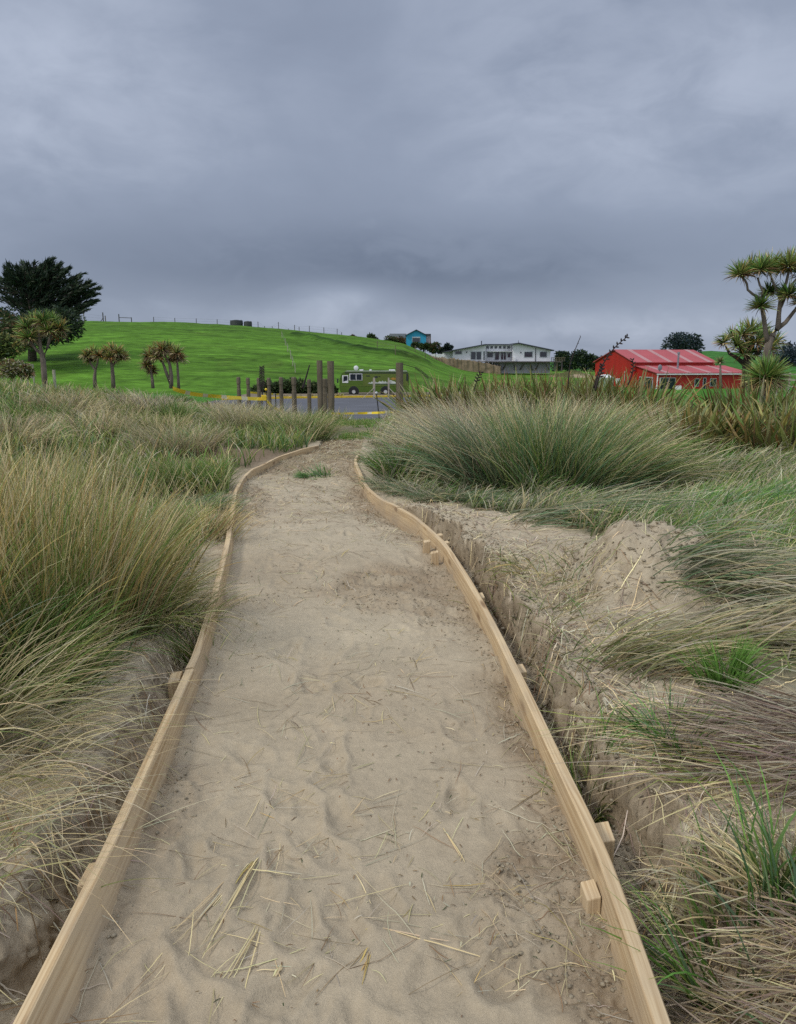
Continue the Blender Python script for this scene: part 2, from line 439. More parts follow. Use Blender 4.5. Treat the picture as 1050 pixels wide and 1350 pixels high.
# ---------------------------------------------------------------- sand path sheet
py = [0.75]
while py[-1] < 18.5: py.append(py[-1] + max(0.007, 0.0042 * py[-1]))
PY = np.array(py); NS = 230
sv = np.linspace(0, 1, NS)
PX = xL(PY)[:, None] + 0.012 + (xR(PY) - xL(PY) - 0.024)[:, None] * sv[None, :]
PYY = np.repeat(PY[:, None], NS, 1)
PZ = path_z(PX, PYY)
PZ = PZ - 0.10 * sm(15.5, 18.5, PYY)
rg = ROUGH(PX, PYY)
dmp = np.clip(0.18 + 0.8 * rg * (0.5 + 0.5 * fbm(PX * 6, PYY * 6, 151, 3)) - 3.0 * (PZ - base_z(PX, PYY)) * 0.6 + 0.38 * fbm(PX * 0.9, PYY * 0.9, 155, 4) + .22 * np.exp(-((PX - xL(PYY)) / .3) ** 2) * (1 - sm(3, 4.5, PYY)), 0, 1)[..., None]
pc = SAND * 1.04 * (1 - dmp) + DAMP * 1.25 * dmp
lit = (sm(8.5, 13, PYY) * (0.55 + 0.5 * fbm(PX * 2, PYY * 2, 161, 3)))[..., None]
lit = np.clip(lit, 0, 0.8)
pc = pc * (1 - lit) + np.array((0.22, 0.175, 0.10)) * lit
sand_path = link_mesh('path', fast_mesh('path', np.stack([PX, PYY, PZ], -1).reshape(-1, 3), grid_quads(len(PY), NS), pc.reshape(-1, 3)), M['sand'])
tag(sand_path, kind='structure')
# ---------------------------------------------------------------- timber edging
def resample(P, step):
    P = [Vector(p) for p in P]
    # Catmull-Rom through the measured points, then even steps
    out = []
    for i in range(len(P) - 1):
        p0 = P[max(i - 1, 0)]; p1 = P[i]; p2 = P[i + 1]; p3 = P[min(i + 2, len(P) - 1)]
        for k in range(12):
            t = k / 12
            out.append(0.5 * ((2 * p1) + (p2 - p0) * t + (2 * p0 - 5 * p1 + 4 * p2 - p3) * t * t + (3 * p1 - p0 - 3 * p2 + p3) * t ** 3))
    out.append(P[-1])
    res = [out[0]]; acc = 0
    for a, b in zip(out, out[1:]):
        L = (b - a).length; s = step - acc
        while s <= L:
            res.append(a.lerp(b, s / L)); s += step
        acc = (L - (s - step))
    if (res[-1] - out[-1]).length > step * 0.3: res.append(out[-1])
    return res
def board(name, pts, side, lean, label, width=0.042, height=0.24, zoff=0.0):
    """side=+1: inner face looks to -x (right board). lean(t)->radians tipping outwards at the top"""
    P = resample(pts, 0.05); n = len(P)
    bev = 0.004
    prof = [(-width / 2, -bev), (-width / 2 + bev, 0), (width / 2 - bev, 0), (width / 2, -bev), (width / 2, -height), (-width / 2, -height)]
    V = []; Gr = []; s = 0
    for i, p in enumerate(P):
        t = (P[min(i + 1, n - 1)] - P[max(i - 1, 0)]); t.z = 0; t.normalize()
        nrm = Vector((t.y, -t.x, 0)) * side        # outward
        if i: s += (P[i] - P[i - 1]).length
        a = lean(p.y); wob = 0.004 * math.sin(s * 1.7 + side)
        z0 = p.z + float(base_z(p.x, p.y)) + zoff + wob
        for (u, w) in prof:
            q = Vector((p.x, p.y, z0)) + nrm * (u * math.cos(a) + w * math.sin(a)) + Vector((0, 0, 1)) * (w * math.cos(a) - u * math.sin(a))
            V.append(q); Gr.append((s + (0 if side > 0 else 31.7), u + side * 3.3, w))
    m = len(prof); bm = bmesh.new()
    vs = [bm.verts.new(v) for v in V]
    for i in range(n - 1):
        for k in range(m):
            bm.faces.new((vs[i * m + k], vs[i * m + (k + 1) % m], vs[(i + 1) * m + (k + 1) % m], vs[(i + 1) * m + k]))
    bm.faces.new([vs[k] for k in range(m)][::-1]); bm.faces.new([vs[(n - 1) * m + k] for k in range(m)])
    o = obj(name, bm, M['timber'])
    at = o.data.attributes.new('grain', 'FLOAT_VECTOR', 'POINT')
    at.data.foreach_set('vector', np.array(Gr, np.float32).ravel())
    return tag(o, label, 'edging board', 'pale timber boards edging the sand path')
def ext_near(P, y):
    d = P[0] - P[1]; return [P[0] + d * ((P[0].y - y) / -d.y * 1.0 if d.y else 0)] + P
def split_at(P, y):
    a = [p for p in P if p.y < y]; b = [p for p in P if p.y >= y]
    t = (y - a[-1].y) / (b[0].y - a[-1].y); c = a[-1].lerp(b[0], t)
    return a + [c], [c] + b
RWn = ext_near(RW, 0.9); LWn = ext_near(LW, 0.9)
Ra, Rb = split_at(RWn, 7.6)
La, Lb = split_at(LWn, 6.55)
La, Lm = split_at(La, 3.5)
off = Vector((0.045, 0, 0))
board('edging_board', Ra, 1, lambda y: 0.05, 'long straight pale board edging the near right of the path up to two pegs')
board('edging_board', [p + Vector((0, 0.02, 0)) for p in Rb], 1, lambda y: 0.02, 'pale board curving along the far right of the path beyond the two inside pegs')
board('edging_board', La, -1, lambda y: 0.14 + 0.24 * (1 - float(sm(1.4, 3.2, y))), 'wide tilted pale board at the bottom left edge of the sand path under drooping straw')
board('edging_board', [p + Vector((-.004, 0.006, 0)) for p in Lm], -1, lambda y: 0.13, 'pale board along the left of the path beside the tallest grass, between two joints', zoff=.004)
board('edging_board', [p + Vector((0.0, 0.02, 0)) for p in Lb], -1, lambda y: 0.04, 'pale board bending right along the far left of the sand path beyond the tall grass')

def peg(px, py, z, w, d, side, h, label, parallel=None, tint=0):
    """squared stake with its top centre at z, driven beside a board"""
    c = atz(px, py, z)
    y = c.y; P = RX if side > 0 else LX
    t = Vector((float(np.interp(y + .1, RY if side > 0 else LY, P)) - float(np.interp(y - .1, RY if side > 0 else LY, P)), .2, 0)).normalized()
    ang = math.atan2(t.y, t.x) - PI / 2 + random.uniform(-.06, .06)
    bm = box(-w / 2, w / 2, -d / 2, d / 2, -h, 0, 0.004)
    bm.verts.ensure_lookup_table()
    # roughly sawn top, slightly out of level
    for v in bm.verts:
        if v.co.z > -0.05: v.co.z += 0.01 * v.co.x / w + 0.008 * v.co.y / d
    o = obj('peg', bm, M['timber'])
    o.location = (c.x, c.y, c.z + float(base_z(c.x, c.y))); o.rotation_euler = (random.uniform(-.05, .05), random.uniform(-.05, .05), ang)
    gr = np.zeros((len(o.data.vertices), 3), np.float32)
    for i, v in enumerate(o.data.vertices): gr[i] = (v.co.z + px * .37, v.co.x + py * .11, -abs(v.co.y))
    at = o.data.attributes.new('grain', 'FLOAT_VECTOR', 'POINT'); at.data.foreach_set('vector', gr.ravel())
    return tag(o, label, 'peg', 'timber pegs holding the path boards')
peg(779, 1172, 0.065, 0.042, 0.075, 1, 0.3, 'squared wooden peg standing inside the right board nearest the viewer')
peg(563, 716, 0.10, 0.055, 0.04, 1, 0.3, 'farther of two wooden pegs inside the right board at its joint')
peg(573, 731, 0.085, 0.06, 0.04, 1, 0.3, 'nearer of two wooden pegs inside the right board at its joint')
peg(797, 1096, 0.06, 0.05, 0.09, 1, 0.4, 'wooden peg in the dark trench outside the right board nearest the viewer')
peg(686, 880, 0.06, 0.05, 0.09, 1, 0.4, 'small pale peg in the trench halfway along the right board')
peg(633, 786, 0.09, 0.05, 0.09, 1, 0.4, 'reddish brown peg in the trench outside the right board, short of the joint')
peg(577, 706, 0.10, 0.09, 0.05, 1, 0.4, 'outer farther peg behind the joint of the right board')
peg(585, 717, 0.09, 0.09, 0.05, 1, 0.4, 'outer nearer peg behind the joint of the right board')
peg(122, 1150, 0.05, 0.06, 0.10, -1, 0.4, 'sawn peg behind the near left board among the straw, nearest the viewer')
peg(231, 890, 0.06, 0.06, 0.10, -1, 0.4, 'wooden peg in the dark gap behind the left board, below the tall grass')
peg(303, 652, 0.09, 0.05, 0.08, -1, 0.4, 'small peg outside the far left board where it starts to bend')

# ---------------------------------------------------------------- blades of grass
PAL = {
    'straw': (.56, .47, .27), 'grey': (.45, .41, .30), 'olive': (.215, .255, .07), 'green': (.11, .225, .045),
    'blue': (.15, .245, .125), 'brown': (.20, .125, .065), 'purple': (.27, .205, .165), 'lime': (.15, .28, .055), 'gold': (.45, .33, .12),
    'rust': (.30, .14, .045), 'dark': (.045, .075, .025)}
def pick(n, weights, jitter=0.25, r=rng):
    ks = list(weights); w = np.array([weights[k] for k in ks], float); w /= w.sum()
    idx = r.choice(len(ks), n, p=w)
    c = np.array([PAL[k] for k in ks])[idx]
    jitter *= 1.5
    return 1.38 * c * (1 + jitter * r.uniform(-1, 1, (n, 1))) * (1 + 0.08 * r.uniform(-1, 1, (n, 3)))
def blades(P, L, az, tilt, bend, w, cb, ct, nseg=6, power=1.3, clamp=0.012, curl=0.0, flat=None, taper=1.5, r=rng, drop=None):
    """returns V, quads, colours of ribbons that leave P at `tilt` from the vertical towards `az` and bend over along their length"""
    n = len(P); P = np.asarray(P, float)
    L = np.broadcast_to(L, n); tilt = np.broadcast_to(tilt, n); bend = np.broadcast_to(bend, n); w = np.broadcast_to(w, n)
    pos = P.copy(); ns = nseg + 1
    V = np.zeros((n, ns, 2, 3)); C = np.zeros((n, ns, 2, 3))
    roll = r.uniform(-PI, PI, n) if flat is None else r.normal(0, flat, n)
    cz = np.broadcast_to(curl, n) * r.normal(0, 1, n)
    for k in range(ns):
        t = k / nseg
        a = az + cz * t
        th = np.clip(tilt + bend * t ** power, -0.2, 2.6)
        d = np.stack([np.sin(th) * np.cos(a), np.sin(th) * np.sin(a), np.cos(th)], 1)
        h = np.stack([-np.sin(a), np.cos(a), np.zeros(n)], 1)
        nn = np.cross(d, h)
        wv = np.cos(roll)[:, None] * h + np.sin(roll)[:, None] * nn
        ww = (w * (1 - 0.93 * t ** taper) * (0.75 + 0.5 * min(1, t * 5) if True else 1))[:, None] * 0.5
        if clamp is not None and k > 0:
            g = G(pos[:, 0], pos[:, 1], False) + clamp
            low = pos[:, 2] < g
            pos[:, 2] = np.where(low, g + r.uniform(0, 0.03, n), pos[:, 2])
        V[:, k, 0] = pos - wv * ww; V[:, k, 1] = pos + wv * ww
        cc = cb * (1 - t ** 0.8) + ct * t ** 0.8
        C[:, k, 0] = cc; C[:, k, 1] = cc
        pos = pos + d * (L / nseg)[:, None]
    base = (np.arange(n) * ns * 2)[:, None]; j = np.arange(nseg)[None, :] * 2
    q = np.stack([base + j, base + j + 1, base + j + 3, base + j + 2], -1).reshape(-1, 4)
    return V.reshape(-1, 3), q, C.reshape(-1, 3)
def path_z_nofeet(x, y):
    global FEET
    f = FEET; FEET = []
    z = path_z(x, y); FEET = f
    return z
class Acc:
    def __init__(s): s.V = []; s.Q = []; s.C = []; s.n = 0
    def add(s, V, Q, C):
        s.V.append(V); s.Q.append(Q + s.n); s.C.append(C); s.n += len(V)
    def build(s, name, m, parent=None, origin=(0, 0, 0)):
        V = np.concatenate(s.V) - np.array(origin)
        return link_mesh(name, fast_mesh(name, V, np.concatenate(s.Q), np.concatenate(s.C)), m, parent)
def combine(az, mag, waz, wmag):
    hx = mag * np.cos(az) + wmag * np.cos(waz); hy = mag * np.sin(az) + wmag * np.sin(waz)
    return np.arctan2(hy, hx), np.hypot(hx, hy)
def tussock(label, cx, cy, r0, N, L, spread, bend, pal, wind=(0, 0), bwind=None, w=0.005, Lvar=0.35, nseg=6, tip=None, squash=1.0, clamp=0.012, power=1.3, group=None, base=0.32, name='tussock', cat='grass tussock', curl=0.25, zup=0.0, onpath=False):
    a = Acc()
    K = max(5, N // 38)
    kr = np.sqrt(rng.uniform(0, 1, K)) * r0; kp = rng.uniform(-PI, PI, K); kb = rng.normal(0, .22, K); kz = rng.normal(0, .35, K); kt = rng.normal(0, .10, K); kl = rng.uniform(.72, 1.12, K)
    li = rng.integers(0, K, N); loose = rng.uniform(0, 1, N) < .42
    rho = np.where(loose, np.sqrt(rng.uniform(0, 1, N)) * r0, kr[li]); ph = np.where(loose, rng.uniform(-PI, PI, N), kp[li])
    x = cx + rho * np.cos(ph) + rng.normal(0, .13 * r0, N); y = cy + (rho * np.sin(ph) + rng.normal(0, .13 * r0, N)) * squash
    z = (G(x, y, False) if not onpath else path_z_nofeet(x, y)) - 0.02 + zup * np.clip(1 - rho / max(r0, .01), 0, 1)
    az0 = ph + np.where(loose, rng.normal(0, 0.9, N), kz[li] + rng.normal(0, .3, N))
    mag = spread * (0.15 + 0.85 * rho / max(r0, .01)) * rng.uniform(0.5, 1.3, N) + np.abs(rng.normal(0, 0.06, N)) + np.where(loose, rng.normal(0, .12, N), kt[li])
    az, tilt = combine(az0, mag, wind[0] + rng.normal(0, 0.25, N), wind[1] * rng.uniform(0.6, 1.3, N))
    bw = bwind if bwind else (wind[0], wind[1] * 1.0)
    bz, bm_ = combine(az, bend * rng.uniform(0.4, 1.4, N), bw[0] + rng.normal(0, 0.2, N), bw[1] * rng.uniform(0.6, 1.3, N))
    # the lean turns gradually from az to bz
    dz = (bz - az + PI) % (2 * PI) - PI
    LL = L * (1 - Lvar * rng.uniform(0, 1, N) ** 1.4) * np.where(loose, 1, kl[li])
    cb = pick(N, pal); ct = pick(N, tip) if tip else cb * 1.15
    tone = np.where(loose, 1 + rng.normal(0, .2, N), 1 + kb[li])[:, None].clip(.45, 1.6)
    cb = cb * tone; ct = ct * tone
    cb0 = cb * base  # roots darkened: shade between the blades put into their colour
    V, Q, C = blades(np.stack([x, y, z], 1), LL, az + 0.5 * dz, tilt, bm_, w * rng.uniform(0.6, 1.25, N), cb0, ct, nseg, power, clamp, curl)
    a.add(V, Q, C)
    o = Vector((cx, cy, float(G(cx, cy, False))))
    ob = a.build(name, M['grass'], origin=o); ob.location = o
    return tag(ob, label, cat, group)

# right dome of marram
RIGHT, LEFT, AWAY, NEAR = 0.0, PI, PI / 2, -PI / 2
def at(px, py, z=0.06): p = hit(px, py); return p.x, p.y
GRPR = 'marram tussocks massed on the right of the path'
dome = [
 # px, py, r, N, L, spread, bend, pal, tip, wind, label
 (735, 650, .62, 3000, 1.30, .55, .75, {'blue': 5, 'green': 4, 'olive': 1}, {'blue': 3, 'green': 1.2, 'olive': 1.5, 'straw': 2.4}, (RIGHT, .12), 'bushy blue-green marram tussock at the centre of the right-hand mass'),
 (655, 638, .60, 2300, 1.15, .60, .85, {'blue': 4, 'grey': 1, 'green': 2.5}, {'grey': 2, 'straw': 1.5, 'blue': 3}, (LEFT, .25), 'grey-green marram tussock left of the bushy blue-green one, beside the far board'),
 (590, 622, .55, 1900, 1.05, .60, .9, {'grey': 3, 'blue': 2.2, 'green': 1, 'purple': 1}, {'grey': 4, 'straw': 2, 'blue': 1}, (LEFT, .35), 'straw-tipped grassy mound leaning left over the far right board'),
 (525, 628, .28, 700, .55, .7, .9, {'green': 4, 'lime': .6, 'olive': 2, 'blue': 2, 'grey': 2}, None, (LEFT, .1), 'low green tuft hanging over the curve of the right board'),
 (805, 640, .60, 2100, 1.25, .55, .9, {'green': 3, 'blue': 3, 'olive': 2, 'straw': 1}, {'straw': 2.4, 'olive': 2, 'green': 1.5, 'grey': 1}, (RIGHT, .42), 'marram tussock with straw tips blown to the right in front of the flax'),
 (610, 596, .70, 1700, 1.15, .5, .9, {'grey': 3, 'straw': 2, 'blue': 1.6, 'purple': 1}, {'straw': 3, 'grey': 3}, (LEFT, .25), 'pale straw-grey tussock behind the mound, left of the flax'),
 (700, 596, .70, 1700, 1.15, .5, .8, {'grey': 2.4, 'straw': 2.4, 'olive': 2, 'blue': 1.6}, {'straw': 3, 'grey': 2}, (RIGHT, .05), 'pale tussock at the back centre of the right-hand mass'),
 (800, 596, .70, 1700, 1.15, .5, .9, {'straw': 3, 'olive': 2, 'blue': 1.4, 'grey': 2}, {'straw': 4, 'grey': 1}, (RIGHT, .3), 'straw-coloured tussock at the back right of the mass against the flax'),
 (585, 578, .6, 900, .85, .5, .9, {'grey': 3, 'straw': 2, 'blue': 1}, {'grey': 3, 'straw': 3}, (LEFT, .3), 'low straw-grey tussock beside the far end of the path on the right'),
]
for (px, py_, r0, N, L, sp, be, pal, tip, wind, label) in dome:
    x, y = at(px, py_)
    tussock(label, x, y, r0, int(N * .72), L, sp * .95, be * .85, pal, wind=wind, w=0.0095, tip=tip, nseg=6, group=GRPR, zup=0.12)
# swept tussocks that lie over to the right
sw = 'wind-laid grass on the right bank'
def swept(label, pts, N, L, az, tilt, bend, pal, tip=None, w=0.0055, jit=0.25, zup=0.0, base=.42, curl=0.3, lj=.5, nseg=8, power=.8):
    k = rng.integers(0, len(pts) - 1, N) if len(pts) > 1 else np.zeros(N, int)
    t = rng.uniform(0, 1, N)
    P = np.array([at(*p) if len(p) == 2 else (p[0], p[1]) for p in pts])
    if len(pts) > 1: q = P[k] * (1 - t)[:, None] + P[k + 1] * t[:, None]
    else: q = P[k]
    q = q + rng.normal(0, .11, (N, 2))
    z = G(q[:, 0], q[:, 1], False) + zup * rng.uniform(0, 1, N)
    cb = pick(N, pal); ct = pick(N, tip) if tip else cb * 1.1
    V, Q, C = blades(np.column_stack([q, z]), L * (1 - lj * rng.uniform(0, 1, N)), az + rng.normal(0, jit, N), np.abs(tilt + rng.normal(0, .18, N)), bend * rng.uniform(.6, 1.3, N), w * rng.uniform(.6, 1.2, N), cb * base, ct, nseg, power, 0.015, curl)  # base darkens the roots, painting shade low in the grass
    a = Acc(); a.add(V, Q, C)
    c = P.mean(0); o = Vector((c[0], c[1], float(G(c[0], c[1], False))))
    ob = a.build('tussock', M['grass'], origin=o); ob.location = o
    return tag(ob, label, 'grass tussock', sw)
swept('long blue-green grass swept right past the sand heap, behind it', [(690, 690), (770, 680), (860, 690)], 650, .9, -.35, 1.0, .9, {'blue': 3, 'green': 3, 'olive': 1, 'grey': 1.5}, {'grey': 2, 'blue': 2, 'straw': 1.2}, w=.0075)
swept('dark green grass combed over to the right just beyond the sand heap', [(905, 745), (960, 790)], 480, .85, -.55, 1.0, .95, {'blue': 3, 'green': 2.5, 'grey': 2, 'brown': 1}, {'grey': 3, 'straw': 1.5, 'blue': 1}, zup=.08, w=.0062)
swept('arching tussock lying to the right between the sand heap and the bright green clump', [(815, 870), (860, 885)], 330, .58, -.2, .85, 1.0, {'green': 2, 'olive': 2, 'straw': 2, 'brown': 1.6}, {'grey': 2, 'straw': 2.4, 'olive': 2}, zup=.04)
swept('pale straw grass lying right along the bank behind the bright green clump', [(920, 840), (1000, 850)], 420, .7, -.3, 1.05, .8, {'straw': 2, 'grey': 2, 'olive': 1.5, 'green': 1}, {'straw': 2, 'grey': 3}, zup=.04)
swept('flattened purple-grey dead grass mat at the right edge below the bright green clump', [(1030, 945), (1090, 975), (1120, 1010)], 900, .5, 3.25, 1.5, .12, {'purple': 5, 'grey': 2, 'brown': 1}, {'purple': 4, 'grey': 2, 'straw': .6}, zup=.03, jit=.35, base=.75)
swept('long dead stems lying left across the bank above the near trench', [(900, 985), (960, 1000), (1050, 1005)], 240, .5, 3.2, 1.5, .15, {'purple': 2, 'straw': 2.4, 'grey': 2, 'olive': 1}, None, zup=.04, jit=.2, base=.75)
x, y = at(958, 905, .3)
tussock('small bright green leafy clump on the right bank', x, y, .085, 260, .25, .5, .8, {'lime': 5, 'green': 2}, w=.008, nseg=5, tip={'lime': 3, 'green': 1})
x, y = at(900, 985, .25)
tussock('low dark green tuft at the edge of the dead grass mat', x, y, .13, 110, .26, .9, .7, {'green': 5, 'blue': 2, 'lime': .5}, w=.006)
x, y = at(775, 1062, .08)
tussock('green tuft tucked against the outside of the right board', x, y, .10, 130, .24, .7, .9, {'green': 3, 'olive': 3, 'straw': 1.5}, w=.005)
x, y = at(1005, 1190, .25)
tussock('broad-bladed green tussock at the lower right corner', x, y, .17, 200, .42, .55, .9, {'green': 4, 'lime': 2, 'blue': 2, 'olive': 1}, wind=(1.9, .25), bwind=(RIGHT, .25), w=.0085, nseg=7, tip={'green': 3, 'lime': 1.5, 'blue': 2, 'olive': 1})
x, y = at(1000, 1240, .25)
tussock('straw tussock fanning left under the lower right green blades', x, y, .17, 240, .32, .9, .7, {'straw': 4, 'gold': 1, 'olive': 2, 'brown': 1}, wind=(PI, .5), w=.005, tip={'straw': 4, 'grey': 1})
swept('mat of dry tan stalks at the bottom right corner', [(1040, 1275), (1100, 1300), (1130, 1380), (1040, 1400)], 800, .26, 3.0, 1.5, .12, {'straw': 3, 'purple': 4, 'brown': 1.5}, {'straw': 2, 'purple': 3, 'grey': 1}, zup=.08, jit=.6, base=.7)
# left side
GL = 'tall marram grass on the left bank'
def tl(label, X, Y, r0, N, L, sp, be, pal, tip, wind=(0, 0), w=.0048, group=GL, **k):
    tussock(label, X, Y, r0, N, L, sp, be, pal, wind=wind, w=w, tip=tip, nseg=7, group=group, **k)
tl('tall green and straw marram tussock filling the near left side', -1.95, 3.85, .50, 1300, 1.1, .42, .55, {'olive': 5, 'green': 3.4, 'blue': 1.4, 'straw': 1.6}, {'olive': 3, 'straw': 2.2, 'gold': 2.4, 'green': 1.2}, w=.0064)
tl('second tall marram tussock behind the near left one, leaning left', -3.0, 5.2, .7, 1400, 1.15, .45, .6, {'olive': 4, 'straw': 2, 'gold': .5, 'blue': 2}, {'straw': 3, 'gold': 1.8, 'olive': 2}, wind=(PI, .2), w=.0075)
tl('tall straw-topped tussock at the left edge of the photo', -2.6, 3.9, .6, 1250, 1.15, .42, .55, {'olive': 4, 'straw': 2.4, 'gold': .8, 'green': 1.5}, {'straw': 3, 'gold': 3.2, 'olive': 1.6}, wind=(PI, .12), w=.0062)
tl('tall grass tussock between the near left one and the flattened green patch', -1.95, 4.75, .45, 850, .95, .5, .7, {'olive': 3, 'green': 2, 'blue': 2, 'straw': 2}, {'straw': 3, 'olive': 2, 'gold': 1}, w=.007)
tl('dense green tussock low on the left bank with blades raking right', -1.85, 3.1, .40, 850, .72, .5, .8, {'olive': 3, 'green': 4, 'straw': 1.2, 'brown': .6}, {'straw': 2, 'olive': 2.4, 'green': 2.4}, wind=(-.2, .2), w=.0058)
tl('straw tussock drooping over the bank toward the near left board', -1.75, 2.5, .34, 320, .80, .6, .9, {'straw': 3.4, 'olive': 2, 'green': 1.2, 'brown': .8}, {'straw': 4, 'grey': 1, 'olive': 1}, wind=(-.2, .5), w=.0044)
tl('loose pale straw tussock at the bottom left corner', -1.45, 1.75, .28, 130, .55, .6, .9, {'straw': 4, 'olive': 1.2, 'green': .5, 'grey': 1}, {'straw': 4, 'grey': 1}, wind=(.1, .5), w=.0036)
tl('sparse tall golden stalks standing up through the near left tussock', -2.0, 3.9, .62, 330, 1.3, .3, .3, {'gold': 2, 'straw': 3, 'olive': 1}, {'straw': 3, 'gold': 2}, w=.0052)
tl('short olive tuft spilling right from the foot of the tall left grass', -1.5, 4.3, .3, 420, .55, .6, .9, {'olive': 3, 'green': 3, 'straw': 2}, {'straw': 3, 'olive': 2}, wind=(-.3, .35), w=.0055)
tl('reddish straw tuft where the left boards meet', -1.68, 6.4, .26, 420, .5, .7, .8, {'gold': 2, 'straw': 3, 'olive': 2}, {'straw': 3, 'gold': 1})
tl('short green tuft on the bare bank beside the near left board', -1.02, 4.0, .2, 240, .4, .8, .9, {'green': 3, 'olive': 3, 'straw': 2}, None)
x, y = at(240, 645)
tl('dark green tussock standing left of the bend in the path', x, y, .42, 1000, .52, .6, .9, {'green': 5, 'dark': 2, 'blue': 1}, {'green': 4, 'olive': 2}, w=.006, group='tussocks beyond the left bend')
x, y = at(236, 598)
tl('brown and straw tussock behind the dark green one', x, y, .6, 1300, .72, .6, .9, {'brown': 3, 'straw': 2.4, 'olive': 2, 'purple': 1}, {'straw': 3, 'grey': 2, 'olive': 1}, w=.0075, group='tussocks beyond the left bend')
x, y = at(392, 580)
tl('blue-green tussock at the far left end of the path below the tall posts', x, y, .6, 1200, .85, .6, .9, {'green': 3, 'blue': 3, 'olive': 2.4}, {'olive': 2, 'straw': 2.4, 'green': 1.4}, w=.009, group='tussocks beyond the left bend')
x, y = at(330, 570)
tl('olive tussock left of the blue-green one by the path end', x, y, .85, 1600, .95, .55, .9, {'olive': 3, 'green': 2, 'straw': 2, 'grey': 1}, {'straw': 3, 'grey': 2, 'olive': 1}, w=.010, group='tussocks beyond the left bend')
q_ = atz(418, 630, .03); x, y = q_.x, q_.y
tussock('flattened green tuft lying in the middle of the far path', x, y, .2, 260, .26, 1.25, .4, {'green': 4, 'blue': 4}, wind=(PI, .5), w=.008, onpath=True)

swept('thin bleached straw combed down over the near left bank toward the tilted board', [(70, 920), (30, 1010), (-10, 1090), (-30, 1160)], 280, .6, -.25, 1.0, .75, {'straw': 4, 'grey': 2, 'olive': 1.5, 'green': .7}, {'straw': 4, 'grey': 2}, w=.0034, jit=.5, zup=.06, base=.8)
swept('thin straw tuft on the left bank above the middle of the left board', [(150, 830), (190, 800), (230, 770)], 260, .5, -.3, .9, .8, {'straw': 3, 'olive': 3, 'green': 2}, {'straw': 3, 'olive': 2}, w=.0045, jit=.7)
_a = swept('sparse straw and green shoots on the sand between the trench and the heap', [(700, 760), (760, 780), (770, 830), (730, 720)], 170, .34, -.2, .8, .9, {'straw': 3, 'olive': 2, 'green': 2}, {'straw': 3, 'green': 1}, w=.005, jit=1.5)
_b = swept('thin green shoots along the crumbling edge of the right trench', [(650, 730), (690, 800), (730, 870), (780, 950)], 120, .26, PI, .7, .9, {'green': 3, 'olive': 3, 'straw': 3}, None, w=.0045, jit=1.5)
for _o in (_a, _b):
    for _k in ('label', 'category', 'group'): del _o[_k]
    _o['kind'] = 'stuff'; _o.name = 'sparse_grass'
swept('tuft of straw hanging from the trench edge beside the reddish brown peg', [(672, 745), (680, 760)], 90, .26, 3.3, .9, 1.4, {'straw': 3, 'olive': 2, 'gold': 1}, None, w=.005, jit=.7)
swept('blue-green grass spilling over the far right board below the straw-tipped mound', [(500, 640), (540, 652), (585, 662)], 900, .42, -2.2, .8, .9, {'blue': 3, 'green': 3, 'grey': 2}, {'blue': 2, 'grey': 3, 'straw': 1}, w=.0075, jit=.9)
# pale blue-green grass lying flat in front of the dome and left of the far board
swept('pale blue-green grass lying low in front of the bushy central tussock', [(590, 655), (660, 668), (740, 672)], 1000, .45, -1.2, 1.0, .7, {'blue': 4, 'grey': 2, 'green': 2}, {'blue': 4, 'grey': 2, 'straw': 1}, w=.007, jit=.8)
swept('flattened pale green grass patch left of the path, before the bend', [(215, 690), (255, 675), (285, 668)], 900, .42, -.6, 1.0, .7, {'blue': 4, 'green': 2, 'grey': 2}, {'blue': 3, 'grey': 2, 'green': 2}, w=.007, jit=1.0)
for k, (px, py_) in enumerate(((30, 560), (90, 548), (150, 556), (205, 545), (250, 560), (120, 575), (190, 580), (300, 556), (330, 545), (270, 540), (60, 530), (160, 532), (230, 530), (20, 585))):
    x, y = at(px, py_)
    pal = [{'green': 4, 'blue': 2, 'olive': 2}, {'straw': 3, 'gold': 1.5, 'olive': 2}, {'olive': 4, 'green': 1.5, 'straw': 2}, {'brown': 2, 'grey': 3, 'purple': 1, 'olive': 1}][k % 4]
    tip = [{'green': 3, 'olive': 2, 'straw': 1}, {'straw': 4, 'grey': 2}, {'olive': 2, 'straw': 3}, {'grey': 3, 'straw': 2}][k % 4]
    tussock('mid-sized marram tussock scattered through the dune grass left of the path', x, y, .55 + .01 * y, 700, .62 + .006 * y, .6, .9, pal, wind=(random.uniform(-3, 3), .25), w=.006 + .0005 * y, tip=tip, nseg=5, group='marram tussocks scattered through the left dune')

